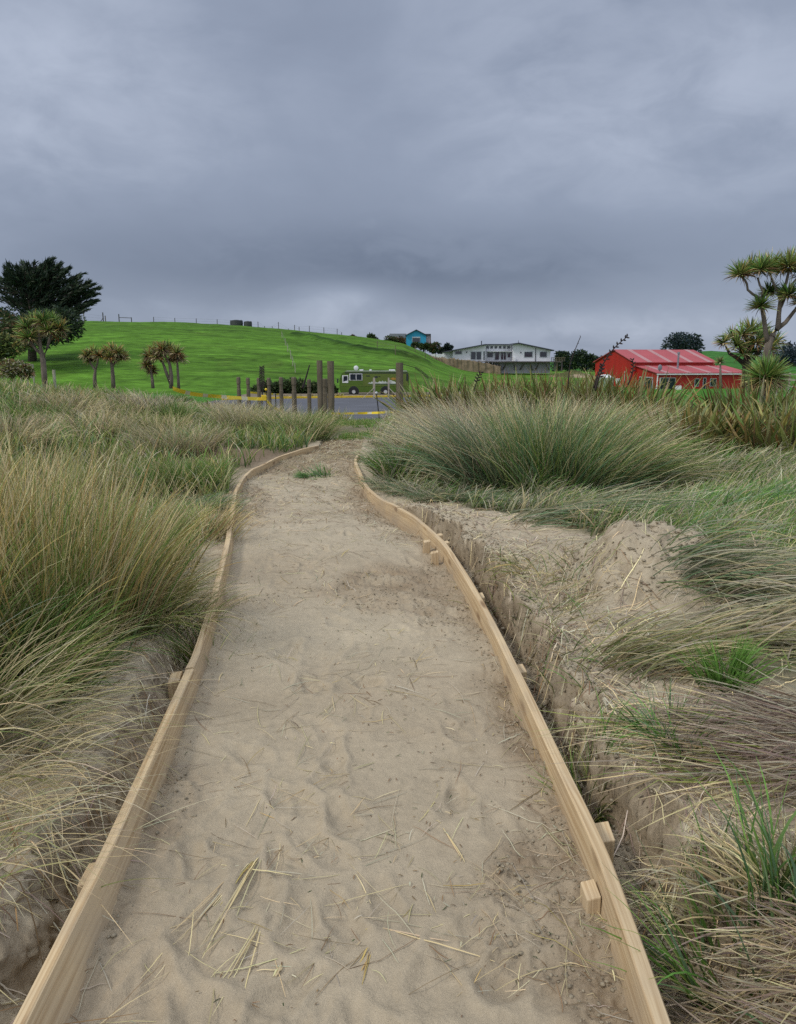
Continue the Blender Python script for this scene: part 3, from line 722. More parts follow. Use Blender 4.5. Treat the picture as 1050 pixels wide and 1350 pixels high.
# ---------------------------------------------------------------- ground cover grass nobody could count
def cover(name, n, ymin, ymax, xfun, L, wfun, pal, tip, seed, tilt=.35, bend=.9, thr=.35, wind=(0, 0), clump=.8, nseg=4, freq=.9):
    r = np.random.default_rng(seed)
    y = ymin * (ymax / ymin) ** r.uniform(0, 1, n * 2)
    lo, hi = xfun(y); x = lo + (hi - lo) * r.uniform(0, 1, n * 2)
    keep = veg_mask(x, y) > thr + .25 * r.uniform(0, 1, n * 2)
    keep &= (x < xL(y) - .08) | (x > xR(y) + .08)
    cl = vnoise(x * freq, y * freq, seed)
    keep &= cl > clump * .45 * r.uniform(0, 1, n * 2)
    x = x[keep][:n]; y = y[keep][:n]; m = len(x); cl = cl[keep][:n]
    z = G(x, y, False) - .02
    az, ti = combine(r.uniform(-PI, PI, m), np.abs(r.normal(0, tilt, m)), wind[0] + .9 * fbm(x * .4, y * .4, seed + 3, 2), wind[1])
    cb = pick(m, pal, r=r); ct = pick(m, tip, r=r)
    pat = 1.6 * fbm(x * .45, y * .45, seed + 9, 3)[:, None]        # patches of greener and of drier grass
    cb = cb * (1 + .25 * pat); ct = np.where(pat > .12, cb * 1.2, ct); gm = np.clip(pat * 1.5, 0, .8); cb = cb * (1 - gm) + gm * np.array((.10, .17, .06)) * 1.2
    V, Q, C = blades(np.column_stack([x, y, z]), L(y) * (.45 + .8 * cl) * r.uniform(.6, 1.2, m), az, ti, bend * r.uniform(.4, 1.4, m), wfun(y) * r.uniform(.7, 1.3, m), cb * .42, ct, nseg, 1.2, .01, .25, r=r)  # roots coloured darker to paint the shade deep in the cover
    a = Acc(); a.add(V, Q, C)
    return tag(a.build(name, M['grass']), kind='stuff')
W = lambda y: .005 + .0008 * y
cover('dune_grass', 42000, 5.0, 46, lambda y: (-.62 * y - 2.5, xL(y) - .1), lambda y: np.interp(y, [5, 8, 12, 20, 46], [.32, .34, .42, .46, .5]), W, {'olive': 5, 'green': 4, 'straw': 2, 'grey': 1, 'blue': 1.5}, {'straw': 2.6, 'gold': 1, 'grey': 1.4, 'olive': 4, 'green': 1.5}, 5, thr=.3)
cover('dune_grass', 38000, 4.5, 40, lambda y: (xR(y) + .1, .62 * y + 2.5), lambda y: np.interp(y, [4, 8, 12, 20, 46], [.32, .36, .5, .6, .7]), W, {'olive': 2.4, 'green': 4, 'straw': 1.6, 'grey': 2, 'purple': 1, 'lime': .4}, {'straw': 2, 'grey': 3, 'green': 2, 'olive': 2}, 6, thr=.3, wind=(-.3, .25))
cover('dune_grass', 26000, 5.2, 15, lambda y: (xR(y) + 1.6, .58 * y + 1.2), lambda y: np.interp(y, [4, 15], [.42, .46]), W, {'green': 4, 'olive': 2, 'blue': 2, 'grey': 2, 'lime': .5}, {'grey': 3, 'green': 2, 'straw': 1.5, 'olive': 2}, 16, thr=.2, wind=(-.3, .35), bend=1.2)
cover('dune_grass', 1700, 1.2, 5.0, lambda y: (xL(y) - 2.2, xL(y) - .1), lambda y: .32 + 0 * y, W, {'olive': 3, 'straw': 4, 'green': 2, 'brown': 1}, {'straw': 4, 'grey': 2}, 7, thr=.35, tilt=.7)
cover('dune_grass', 1300, 1.2, 5.0, lambda y: (xR(y) + .3, xR(y) + 2.4), lambda y: .22 + 0 * y, W, {'olive': 2, 'straw': 3, 'green': 1.5, 'purple': 3}, {'straw': 3, 'purple': 3, 'grey': 2}, 8, thr=.45, tilt=.9)
cover('weeds', 5000, 15.0, 27, lambda y: (xL(y) - .3, xR(y) + .3), lambda y: .16 + 0 * y, W, {'green': 4, 'olive': 2, 'straw': 1.4}, {'green': 3, 'straw': 1, 'olive': 2}, 9, thr=.1, tilt=.6) if False else None
cover('dune_grass', 42000, 1.0, 7.0, lambda y: (xR(y) + 1.9 + 0 * y, xR(y) + 8), lambda y: .34 + 0 * y, W, {'green': 4, 'olive': 3, 'blue': 2, 'grey': 2, 'purple': 1}, {'grey': 2, 'green': 2, 'straw': 2, 'olive': 2}, 26, thr=.2, tilt=.5, wind=(-.3, .3), bend=1.1)
cover('dune_grass', 18000, 1.0, 6.0, lambda y: (xL(y) - 7, xL(y) - 1.7), lambda y: .5 + 0 * y, W, {'green': 3, 'olive': 4, 'straw': 2, 'blue': 1}, {'straw': 3, 'olive': 3, 'green': 1}, 27, thr=.2, tilt=.45)
# short turf on the opening beyond the sand
r9 = np.random.default_rng(9); n9 = 7000
y9 = r9.uniform(15.2, 27, n9); x9 = xL(y9) - .2 + (xR(y9) - xL(y9) + .5) * r9.uniform(0, 1, n9)
k9 = fbm(x9 * 1.2, y9 * .6, 207, 3) > -.15; x9 = x9[k9]; y9 = y9[k9]; n9 = len(x9)
V, Q, C = blades(np.column_stack([x9, y9, G(x9, y9, False) - .01]), r9.uniform(.06, .2, n9), r9.uniform(-PI, PI, n9), np.abs(r9.normal(0, .6, n9)), .5, .014, pick(n9, {'green': 4, 'olive': 2, 'lime': .5}, r=r9) * .8, pick(n9, {'green': 4, 'olive': 2, 'straw': .8}, r=r9), 3, r=r9)
a = Acc(); a.add(V, Q, C); tag(a.build('turf', M['grass']), kind='stuff')

# ---------------------------------------------------------------- straw and clods lying on the sand
def surf(x, y):
    ins = (x > xL(y)) & (x < xR(y)) & (y < 17)
    return np.where(ins, path_z_nofeet(x, y), G(x, y, True))
def litter(name, x, y, L, ang, w, col, arch, seed, kind='stuff', label=None, cat=None, curve=.28, nseg=6):
    r = np.random.default_rng(seed); n = len(x); ns = nseg + 1
    cur = r.normal(0, curve, n); V = np.zeros((n, ns, 2, 3)); C = np.zeros((n, ns, 2, 3))
    X = x.copy(); Y = y.copy(); hgt = np.abs(r.normal(0, 1, n)) * arch; ph = r.uniform(.2, .8, n)
    tone = r.uniform(.75, 1.15, n)
    for k in range(ns):
        t = k / nseg; a = ang + cur * t
        z = surf(X, Y) + .004 + hgt * np.exp(-((t - ph) / .35) ** 2)
        ww = (w * (1 - .6 * abs(2 * t - 1) ** 2) * .5)
        V[:, k, 0] = np.stack([X + np.sin(a) * ww, Y - np.cos(a) * ww, z], 1)
        V[:, k, 1] = np.stack([X - np.sin(a) * ww, Y + np.cos(a) * ww, z + .35 * ww], 1)
        C[:, k] = (col * tone[:, None])[:, None, :]
        X = X + np.cos(a) * L / nseg; Y = Y + np.sin(a) * L / nseg
    base = (np.arange(n) * ns * 2)[:, None]; j = np.arange(nseg)[None, :] * 2
    q = np.stack([base + j, base + j + 1, base + j + 3, base + j + 2], -1).reshape(-1, 4)
    o = link_mesh(name, fast_mesh(name, V.reshape(-1, 3), q, C.reshape(-1, 3)), M['straw'])
    return tag(o, label, cat, None, kind)
rl = np.random.default_rng(31)
n = 2300
yl = 1.25 * (13.5 / 1.25) ** rl.uniform(0, 1, n); tt = np.clip(rl.normal(.52, .3, n), .03, .97)
xl = xL(yl) + (xR(yl) - xL(yl)) * tt
k = vnoise(xl * 2.2, yl * 1.4, 301) > .30 + .25 * rl.uniform(0, 1, n); xl, yl = xl[k], yl[k]; n = len(xl)
LITC = {'straw': 4, 'grey': 3, 'brown': 2, 'gold': .6}
litter('straw_litter', xl, yl, .02 + .26 * rl.uniform(0, 1, n) ** 2, rl.uniform(-PI, PI, n), np.where(rl.uniform(0, 1, n) < .10, .003, .0015) + .0003 * yl, pick(n, LITC, r=rl) * .8, .004, 32)
# heavier chaff on the far half of the path
n = 1700; yl = rl.uniform(6.5, 15.5, n); xl = xL(yl) + (xR(yl) - xL(yl)) * rl.uniform(.02, .98, n)
k = vnoise(xl * 1.8, yl * 1.2, 311) > .95 - .065 * yl + .3 * rl.uniform(-.5, .5, n); xl, yl = xl[k], yl[k]; n = len(xl)
litter('straw_litter', xl, yl, rl.uniform(.05, .3, n), rl.uniform(-PI, PI, n), .003 + .0003 * yl, pick(n, {'straw': 3, 'grey': 3, 'brown': 4}, r=rl) * .8, .015, 33)
# dark flecks of broken stalk
n = 1300; yl = 1.25 * (9 / 1.25) ** rl.uniform(0, 1, n); xl = xL(yl) + (xR(yl) - xL(yl)) * rl.uniform(.02, .98, n)
k = vnoise(xl * 3, yl * 2.2, 331) > .25 + .5 * rl.uniform(0, 1, n); xl, yl = xl[k], yl[k]; n = len(xl)
litter('straw_litter', xl, yl, rl.uniform(.006, .03, n), rl.uniform(-PI, PI, n), .0024 + .0004 * yl, pick(n, {'brown': 4, 'dark': 1, 'grey': 1}, r=rl) * .75, .003, 35, nseg=3)
# on the banks
n = 2800; yl = 1.3 * (8.5 / 1.3) ** rl.uniform(0, 1, n); sd = rl.uniform(0, 1, n) < .72
xl = np.where(sd, xR(yl) + .18 + np.abs(rl.normal(0, .5, n)), xL(yl) - .12 - np.abs(rl.normal(0, .3, n)))
litter('straw_litter', xl, yl, rl.uniform(.05, .38, n), rl.uniform(-PI, PI, n), .003 + .0003 * yl, pick(n, {'straw': 4, 'grey': 3, 'brown': 2, 'purple': 2}, r=rl), .02, 34)
# the bundle of bleached stalks
def bundle(label, px0, py0, px1, py1, N, w, spread, col, seed):
    r = np.random.default_rng(seed)
    A = atz(px0, py0, .01); B = atz(px1, py1, .01); d = B - A; L = d.length; a = math.atan2(d.y, d.x)
    x = A.x + r.normal(0, spread, N); y = A.y + r.normal(0, spread, N)
    return litter('straw_bundle', x, y, L * r.uniform(.45, 1.05, N), a + r.normal(0, .13, N), w * r.uniform(.5, 1.1, N), pick(N, col, .15, r=r) * .85, .006, seed, kind=None, label=label, cat='straw', curve=.12)
bundle('bundle of bleached straw stalks lying on the near path, left of centre', 348, 1125, 262, 1258, 15, .0042, .010, {'straw': 5, 'gold': 1}, 41)
bundle('two split straw stalks forking toward the bottom left of the path', 345, 1222, 285, 1345, 5, .0034, .006, {'straw': 5, 'grey': 2}, 42)
bundle('rusty folded leaf of dry grass near the bottom centre of the path', 488, 1262, 470, 1302, 6, .005, .006, {'gold': 3, 'brown': 2, 'straw': 1}, 43)
bundle('long arched straw stem curving across the lower right of the path', 505, 1232, 662, 1262, 2, .0045, .003, {'straw': 5}, 44)
bundle('pale broken straw stem lying on the right half of the near path', 585, 1098, 612, 1148, 2, .0045, .003, {'straw': 5}, 45)
bundle('thick pale leaf fleck beside the forked straw at the bottom left', 362, 1292, 374, 1276, 4, .008, .004, {'straw': 5}, 46)
# clods of damp sand
def clods(name, x, y, s, seed, c0):
    r = np.random.default_rng(seed)
    bm = bmesh.new(); bmesh.ops.create_icosphere(bm, subdivisions=1, radius=1)
    bv = np.array([v.co for v in bm.verts]); bf = np.array([[v.index for v in f.verts] for f in bm.faces]); bm.free()
    n = len(x); z = surf(x, y)
    d = 1 + r.uniform(-.3, .3, (n, len(bv), 1))
    V = bv[None] * d * s[:, None, None] * np.stack([r.uniform(.7, 1.3, n), r.uniform(.7, 1.3, n), r.uniform(.45, .8, n)], 1)[:, None, :]
    V = V + np.stack([x, y, z + s * .2], 1)[:, None, :]
    q = (bf[None] + (np.arange(n) * len(bv))[:, None, None]).reshape(-1, 3)
    c = np.repeat(c0 * r.uniform(.75, 1.1, (n, 1)), len(bv), 0)
    o = link_mesh(name, fast_mesh(name, V.reshape(-1, 3), q, c, smooth=False), M['sand'])
    return tag(o, kind='stuff')
n = 24000; yl = 1.25 * (11 / 1.25) ** rl.uniform(0, 1, n); xl = xL(yl) + .03 + (xR(yl) - xL(yl) - .06) * rl.uniform(0, 1, n)
k = ROUGH(xl, yl) > rl.uniform(.25, 1.15, n); xl, yl = xl[k], yl[k]; n = len(xl)
clods('sand_clods', xl, yl, .0015 + .006 * rl.uniform(0, 1, n) ** 4 + .0003 * yl, 51, SAND * .82)
n = 9000; yl = 1.4 * (8 / 1.4) ** rl.uniform(0, 1, n); xl = xR(yl) + .05 + np.abs(rl.normal(0, .22, n))
clods('sand_clods', xl, yl, .002 + .009 * rl.uniform(0, 1, n) ** 3.5 + .0003 * yl, 52, SAND * .75)
n = 1400; ph = rl.uniform(-PI, PI, n); rr = np.sqrt(rl.uniform(0, 1, n)) * .62
clods('sand_clods', MX + rr * np.cos(ph), MY + rr * np.sin(ph), .003 + .011 * rl.uniform(0, 1, n) ** 3, 53, SAND * .85)
# ---------------------------------------------------------------- pasture hill and far land
CRX = np.array([-400, -160, -110, -88, -79, -60, -40, -25, -10, 1, 7, 10, 14, 17, 27, 45, 70, 400])
CRZ = np.array([5.0, 6.0, 8.5, 10.6, 11.1, 10.8, 10.0, 8.7, 7.3, 5.7, 3.4, 1.9, 0.3, -0.6, -1.7, -2.0, -2.3, -2.6])
def hill_z(x, y, detail=True):
    x = np.asarray(x, float); y = np.asarray(y, float)
    c = np.interp(x * 200 / np.maximum(np.minimum(y, 230), 120), CRX, CRZ) + 2.6
    t = np.clip((y - 88) / 112.0, 0, 1)
    prof = np.sin(t * PI / 2) ** 1.25
    z = -2.6 + c * prof
    z = z - np.clip(y - 205, 0, 400) * 0.012 * (c > 1)
    # gully that runs down the left of the paddock below the macrocarpa
    if detail:
        z = z + 0.22 * fbm(x * 0.06, y * 0.06, 401, 3) + 0.10 * fbm(x * 0.5, y * 0.5, 405, 3)
    return z
def on_hill(px, py):
    d = ray(px, py); t0 = 80 / d[1]
    for k in range(4000):
        t = (80 + k * 0.05) / d[1]
        x, y, z = d[0] * t, d[1] * t, EYE + d[2] * t
        if z <= float(hill_z(x, y, False)): return Vector((x, y, z))
    return None
hx = np.concatenate([np.linspace(-420, -110, 40), np.linspace(-108, 70, 240), np.linspace(74, 420, 50)])
hy = np.concatenate([np.linspace(86, 215, 190), np.linspace(220, 420, 30)])
HX, HY = np.meshgrid(hx, hy); HZ = hill_z(HX, HY)
# the line of rank grass along the old drain across the paddock
DR = [on_hill(p, q) for p, q in ((402, 441), (440, 450), (470, 457), (505, 462), (540, 467), (580, 474), (620, 481))]
DR = [p for p in DR if p]
dx = np.array([p.x for p in DR]); dyy = np.array([p.y for p in DR])
o_ = np.argsort(dx); dx = dx[o_]; dyy = dyy[o_]
dd = HY - np.interp(HX, dx, dyy)
strip = np.exp(-(dd / 2.6) ** 2) * (HX > dx[0] - 3) * (HX < dx[-1] + 4)
HZ = HZ + strip * (0.35 + 0.35 * fbm(HX * 0.7, HY * 0.7, 411, 3)) - 0.5 * np.exp(-((dd + 4) / 2.0) ** 2) * (strip > -1) * (HX > dx[0] - 3) * (HX < dx[-1] + 4)
pg = np.array((0.092, 0.205, 0.022)); pd = np.array((0.028, 0.070, 0.014)); pb = np.array((0.120, 0.130, 0.034))
blot = np.clip(sm(0.25, 0.55, fbm(HX * 0.22, HY * 0.12, 421, 4)) * 0.55 + sm(0.3, 0.6, fbm(HX * 0.05, HY * 0.12, 425, 4)) * 0.5, 0, 1)
hc = pg * (1 - strip[..., None] * .9) + pd * strip[..., None] * .9
hc = hc * (1 - .35 * blot[..., None]) + pb * .35 * blot[..., None]
trk = sm(.62, .8, 1 - np.abs(fbm(HX * .05 + 3, HY * .35, 441, 3)) * 2.2)[..., None] * sm(95, 120, HY)[..., None]
hc = hc * (1 - .2 * trk)
spk = sm(.55, .7, fbm(HX * .9, HY * .35, 445, 2))[..., None]
hc = hc * (1 - .35 * spk)
hill = link_mesh('hill', fast_mesh('hill', np.stack([HX, HY, HZ], -1).reshape(-1, 3), grid_quads(len(hy), len(hx)), hc.reshape(-1, 3)), M['pasture'])
tag(hill, kind='structure')
# far hill behind the red shed
fx_ = np.linspace(20, 420, 80); fy_ = np.linspace(280, 520, 30)
FX, FY = np.meshgrid(fx_, fy_)
fc = np.interp(FX / FY, [0.1, 0.22, 0.32, 0.40, 0.45, 0.50, 0.56, 0.8], [-1, 1.0, 3.0, 6.2, 5.2, 1.0, -0.5, -1])
FZ = -2.8 + (fc + 2.6) * np.sin(np.clip((FY - 280) / 90, 0, 1) * PI / 2) + .3 * fbm(FX * .03, FY * .03, 431, 3)
fcol = np.broadcast_to(np.array((0.05, 0.16, 0.03)), FX.shape + (3,)) * (1 + .25 * fbm(FX * .05, FY * .08, 433, 3))[..., None]
tag(link_mesh('hill', fast_mesh('hill', np.stack([FX, FY, FZ], -1).reshape(-1, 3), grid_quads(30, 80), fcol.reshape(-1, 3)), M['pasture']), kind='structure')

# ---------------------------------------------------------------- car park
M['asphalt'] = mat('asphalt', (0.115, 0.12, 0.14), 0.75, 0.3, 0.35, 0.004, 60.0, c2=(0.085, 0.088, 0.102))
M['paint_y'] = mat('yellow_paint', (0.72, 0.50, 0.03), 0.6, 0.2, 3.0)
M['paint_w'] = mat('white_paint', (0.62, 0.63, 0.66), 0.7, 0.15, 2.0)
M['concrete'] = mat('kerb_concrete', (0.34, 0.33, 0.31), 0.9, 0.2, 3.0)
CPZ = -2.27
def edge_y(x): return 82 + 0.25 * x - 0.02 * np.clip(-x - 8, 0, 40) ** 2
cx_ = np.linspace(-18, 14, 60)
bm = bmesh.new()
lo = [bm.verts.new((x, 41.0 - 0.0 * x, CPZ)) for x in cx_]; hi = [bm.verts.new((x, float(edge_y(x)), CPZ)) for x in cx_]
for i in range(59): bm.faces.new((lo[i], lo[i + 1], hi[i + 1], hi[i]))
tag(obj('car_park', bm, M['asphalt']), kind='structure')
bm = bmesh.new()
for k in range(7):
    x0 = -9 + 2.6 * k
    for (a, b) in (((x0, 47), (x0 + .6, 52.5)),):
        d = Vector((b[0] - a[0], b[1] - a[1], 0)).normalized(); n_ = Vector((-d.y, d.x, 0)) * .06
        q = [Vector((*a, CPZ + .005)) - n_, Vector((*b, CPZ + .005)) - n_, Vector((*b, CPZ + .005)) + n_, Vector((*a, CPZ + .005)) + n_]
        bm.faces.new([bm.verts.new(v) for v in q])
q = [(-11, 46.6), (9, 46.6), (9, 46.85), (-11, 46.85)]
bm.faces.new([bm.verts.new((*v, CPZ + .009)) for v in q])
tag(obj('road_marking', bm, M['paint_w']), kind='structure')
# kerb with a yellow painted face
xs = np.linspace(-17.5, 13.5, 90); bm = bmesh.new(); ring = []
for x in xs:
    y = float(edge_y(x)); ring.append([bm.verts.new((x, y + a, CPZ - .02 + b)) for a, b in ((-.02, 0), (-.02, .20), (.28, .21), (.28, 0))])
for i in range(len(xs) - 1):
    for k in range(3): bm.faces.new((ring[i][k], ring[i][k + 1], ring[i + 1][k + 1], ring[i + 1][k]))
tag(obj('kerb', bm, M['paint_y']), kind='structure')
# gravel verge under the motorhome
bm = bmesh.new()
a_ = [bm.verts.new((x, float(edge_y(x)) + .25, CPZ + .15)) for x in xs]; b_ = [bm.verts.new((x, 97 + .1 * x, CPZ + .02)) for x in xs]
for i in range(len(xs) - 1): bm.faces.new((a_[i], a_[i + 1], b_[i + 1], b_[i]))
tag(obj('verge', bm, mat('gravel', (0.20, 0.16, 0.11), 0.95, 0.4, 1.5)), kind='structure')

# ---------------------------------------------------------------- posts and bollards
def round_post(name, px, ybase, D, wpx, ytop, label, group, notch=False, cat='post', lean=0.0):
    p = aty(px, ytop, D); x = p.x; zb = float(G(x, D, False)) if D < 40 else CPZ
    r = wpx * D / 1000 / 2; h = p.z - zb
    bm = bmesh.new(); N = 9; hs = np.linspace(-.3, h, 9)
    rad = [r * (1 + random.uniform(-.05, .05)) for _ in hs]
    if notch:
        hs = [-.3, 0, h * .5, h - .62, h - .60, h - .36, h - .34, h - .05, h]
        rad = [r, r, r * .98, r * .98, r * .82, r * .82, r, r * .97, r * .8]
    add_tube(bm, [(lean * z * .1, 0, z) for z in hs], rad, 10)
    o = obj(name, bm, M['old_timber'], smooth=False); o.location = (x, D, zb)
    o.rotation_euler.z = random.uniform(0, 1)
    return tag(o, label, cat, group)
GP = 'tall weathered posts at the end of the path'
round_post('timber_post', 421.5, 541, 31, 7.2, 475, 'tall weathered post at the path end, leftmost of the close pair', GP)
round_post('timber_post', 436, 541, 31, 8.6, 476, 'tall weathered post at the path end, right one of the close pair', GP)
po = round_post('timber_post', 527, 543, 29, 9.6, 478, 'thick weathered post standing alone in front of the motorhome', GP)
GB = 'short notched bollards along the car park edge'
for (px, top, wp, D, lab) in ((428.5, 499, 5.4, 33, 'notched bollard between the two tall posts'), (407.5, 500, 4.6, 34, 'dark topped bollard just left of the pair of tall posts'),
                              (387.5, 497, 5.6, 34, 'broad pale bollard standing in front of the asphalt'), (370.5, 497, 4.4, 36, 'narrow bollard right of the seed stalk where the asphalt begins'),
                              (354.5, 498, 4.6, 36, 'bollard just right of the dark seed stalk'), (341.0, 498, 4.2, 38, 'bollard just left of the dark seed stalk'),
                              (327.0, 498, 4.2, 40, 'dark capped bollard among the flax left of the seed stalk'), (314.5, 497, 4.6, 40, 'pale bollard among the flax, leftmost of the row')):
    round_post('bollard', px, 535, D, wp * 1.2, top, lab, GB, notch=True, cat='bollard')
M['rod'] = mat('black_steel', (0.03, 0.03, 0.03), 0.5, 0.2, 5)
M['yellow'] = mat('yellow_plastic', (0.78, 0.56, 0.03), 0.4, 0.12, 8)
def standard(px, D, top, label, lean=0.0, cap=True, foot=None):
    p = aty(px, top, D); zb = float(G(p.x, D, False)) if foot is None else foot
    t = thing('marker_rod', label, 'rod', (p.x, D, zb), 'thin rods carrying the yellow tape')
    h = p.z - zb
    obj('rod', tube([(lean, 0, -.2), (0, 0, h)], .022, 6), M['rod'], t)
    if cap:
        bm = bmesh.new(); bmesh.ops.create_uvsphere(bm, u_segments=8, v_segments=6, radius=.05)
        bmesh.ops.translate(bm, verts=bm.verts[:], vec=(0, 0, h)); obj('cap', bm, M['yellow'] if px < 480 else M['paint_w'], t, True)
    return p
standard(496.5, 28, 518, 'thin leaning black rod holding the tape at the path end', lean=.14)
standard(351, 27, 513.5, 'thin rod with a yellow cap where the tape turns by the bollards')
standard(363.5, 29, 519, 'bare thin rod in front of the asphalt, beside the turning tape', cap=False)
# tape: yellow with pale blocks
def tape_material():
    m = bpy.data.materials.new('barrier_tape'); t, n, l, b = nt(m)
    at_ = n.new('ShaderNodeAttribute'); at_.attribute_name = 'grain'
    s = n.new('ShaderNodeSeparateXYZ'); l.new(at_.outputs['Vector'], s.inputs[0])
    f = n.new('ShaderNodeMath'); f.operation = 'FRACT'; d = n.new('ShaderNodeMath'); d.operation = 'DIVIDE'; d.inputs[1].default_value = 1.05
    l.new(s.outputs[0], d.inputs[0]); l.new(d.outputs[0], f.inputs[0])
    g = n.new('ShaderNodeMath'); g.operation = 'GREATER_THAN'; g.inputs[1].default_value = .72; l.new(f.outputs[0], g.inputs[0])
    mx = n.new('ShaderNodeMix'); mx.data_type = 'RGBA'; mx.inputs[6].default_value = (.85, .64, .03, 1); mx.inputs[7].default_value = (.72, .66, .42, 1)
    l.new(g.outputs[0], mx.inputs[0]); l.new(mx.outputs[2], b.inputs['Base Color']); b.inputs['Roughness'].default_value = .45
    return m
M['tape'] = tape_material()
def tape(pts, width, label, twist=0.4):
    P = resample(pts, .25); bm = bmesh.new(); Gr = []; s = 0; vs = []
    for i, p in enumerate(P):
        if i: s += (P[i] - P[i - 1]).length
        a = twist * math.sin(s * 1.1) + .15 * math.sin(s * 3.3)
        t = (P[min(i + 1, len(P) - 1)] - P[max(i - 1, 0)]).normalized()
        side = Vector((t.y, -t.x, 0)).normalized(); up = Vector((0, 0, 1)) * math.cos(a) + side * math.sin(a)
        for k in (-1, 1): vs.append(bm.verts.new(p + up * (width / 2 * k))); Gr.append((s, k, 0))
    for i in range(len(P) - 1): bm.faces.new((vs[2 * i], vs[2 * i + 1], vs[2 * i + 3], vs[2 * i + 2]))
    o = obj('barrier_tape', bm, M['tape'])
    o.data.attributes.new('grain', 'FLOAT_VECTOR', 'POINT').data.foreach_set('vector', np.array(Gr, np.float32).ravel())
    return tag(o, label, 'barrier tape', 'yellow barrier tapes along the car park edge')
tape([aty(437, 545.5, 30.8), aty(465, 545, 29.4), aty(497, 544.2, 27.95), aty(512, 543.4, 28.4), aty(527, 543.2, 28.8)], .085, 'yellow and white tape strung low across the path opening')
tape([aty(228, 512, 22.5), aty(240, 516, 23), aty(262, 520.5, 24), aty(300, 523.5, 25.5), aty(330, 525.5, 26.5), aty(347, 526, 27)], .12, 'long yellow tape running left over the dune grass from the capped rod')
tape([aty(350, 526, 27), aty(355, 532, 27.2), aty(362, 538, 28), aty(372, 542, 29.5)], .11, 'short sagging yellow tape dropping right from the capped rod')
bm = bmesh.new(); p = aty(348, 524.5, 26.9)
add_box(bm, p.x - .08, p.x + .1, p.y - .03, p.y + .03, p.z - .1, p.z + .1, .015)
tag(obj('tape_reel', bm, M['yellow']), 'bright yellow knot of wound tape at the turning rod', 'tape reel')
tape([aty(330, 517.5, 41), aty(352, 519, 42), aty(368, 520, 43)], .10, 'far faint yellow tape behind the bollards left of the asphalt')

# ---------------------------------------------------------------- motorhome
M['van_green'] = mat('olive_green_paint', (0.075, 0.140, 0.009), 0.35, 0.12, 1.2, spec=.5)
M['van_pale'] = mat('pale_olive_paint', (0.105, 0.150, 0.018), 0.4, 0.12, 1.2, spec=.5)
M['van_dark'] = mat('dark_trim', (0.02, 0.024, 0.03), 0.4, 0.2, 3)
M['white'] = mat('white_paint_metal', (0.74, 0.75, 0.76), 0.5, 0.1, 3)
M['glass'] = mat('dark_glass', (0.02, 0.026, 0.04), 0.08, 0.2, 2, spec=.6)
M['tyre'] = mat('tyre_rubber', (0.02, 0.02, 0.02), 0.85, 0.2, 8)
M['hub'] = mat('wheel_hub', (0.5, 0.5, 0.5), 0.4, 0.15, 6)
VY = 86.0
def vx(px): return aty(px, 500, VY).x
def vz(py): return aty(500, py, VY).z
t = thing('motorhome', 'olive green motorhome with a mountain mural parked behind the car park', 'motorhome', (vx(493), VY + 1.2, vz(521)))
def vpart(name, bm, m, parent=t, smooth=False):
    bm.transform(Matrix.Translation(-Vector(t.location))); return obj(name, bm, m, parent, smooth)
zb, zt = vz(517.5), vz(490)
prof = [(vx(449), zb), (vx(447.6), vz(509)), (vx(448), vz(503)), (vx(450.5), vz(493)), (vx(453), vz(490.2)), (vx(456), zt), (vx(537), zt), (vx(539.4), vz(491.5)), (vx(539.6), zb + .1), (vx(538), zb)]
bm = add_prism(bmesh.new(), prof, VY, VY + 2.4); bmesh.ops.bevel(bm, geom=bm.edges[:], offset=.06, segments=2, affect='EDGES')
body = vpart('body', bm, M['van_green'])
bm = add_prism(bmesh.new(), [(vx(479), vz(508.5)), (vx(479), vz(492.3)), (vx(538.6), vz(492.3)), (vx(538.6), vz(508.5))], VY - .012, VY + .04); vpart('side_panel', bm, M['van_pale'], body)
bm = box(vx(449.5), vx(538.8), VY - .02, VY + .04, vz(508.9), vz(508.1)); vpart('trim_line', bm, M['van_pale'], body)
bm = box(vx(455), vx(538), VY - .03, VY + .05, vz(492.2), vz(491.0)); vpart('awning', bm, M['van_dark'])
bm = box(vx(456), vx(537), VY + .2, VY + 2.2, zt - .02, zt + .09, .03); vpart('roof', bm, M['greyroof'] if 'greyroof' in M else mat('motorhome_roof', (.25, .27, .22), .5, .2, 1))
for a, b in ((474, 479), (487, 490), (513, 521)):
    vpart('roof_vent', box(vx(a), vx(b), VY + .5, VY + 1.2, zt + .08, zt + .24, .03), M['white'])
for (a, b, c, d, nm) in ((461, 478, 492.6, 501.5, 'window'), (451.6, 459.4, 494.8, 504.8, 'window')):
    f = vpart(nm, box(vx(a), vx(b), VY - .03, VY + .04, vz(d), vz(c), .01), M['white'])
    if a == 461:
        vpart('pane', box(vx(462), vx(469.4), VY - .04, VY, vz(500.9), vz(493.2)), M['glass'], f)
        vpart('pane', box(vx(470.2), vx(477.2), VY - .04, VY, vz(500.9), vz(493.2)), M['glass'], f)
    else:
        vpart('pane', add_prism(bmesh.new(), [(vx(452.8), vz(503)), (vx(453.2), vz(495.8)), (vx(458.4), vz(495.8)), (vx(458.4), vz(501.5))], VY - .042, VY), M['glass'], f)
vpart('windscreen', add_prism(bmesh.new(), [(vx(447.4), vz(503)), (vx(450.1), vz(493.6)), (vx(450.7), vz(493.6)), (vx(448.4), vz(503))], VY + .15, VY + 2.25), M['glass'])
vpart('wing_mirror', box(vx(444.6), vx(446.4), VY - .1, VY + .1, vz(505), vz(499), .03), M['van_dark'])
vpart('rear_ladder', box(vx(536.0), vx(538.2), VY - .05, VY + .02, vz(502), vz(493), .01), M['van_dark'])
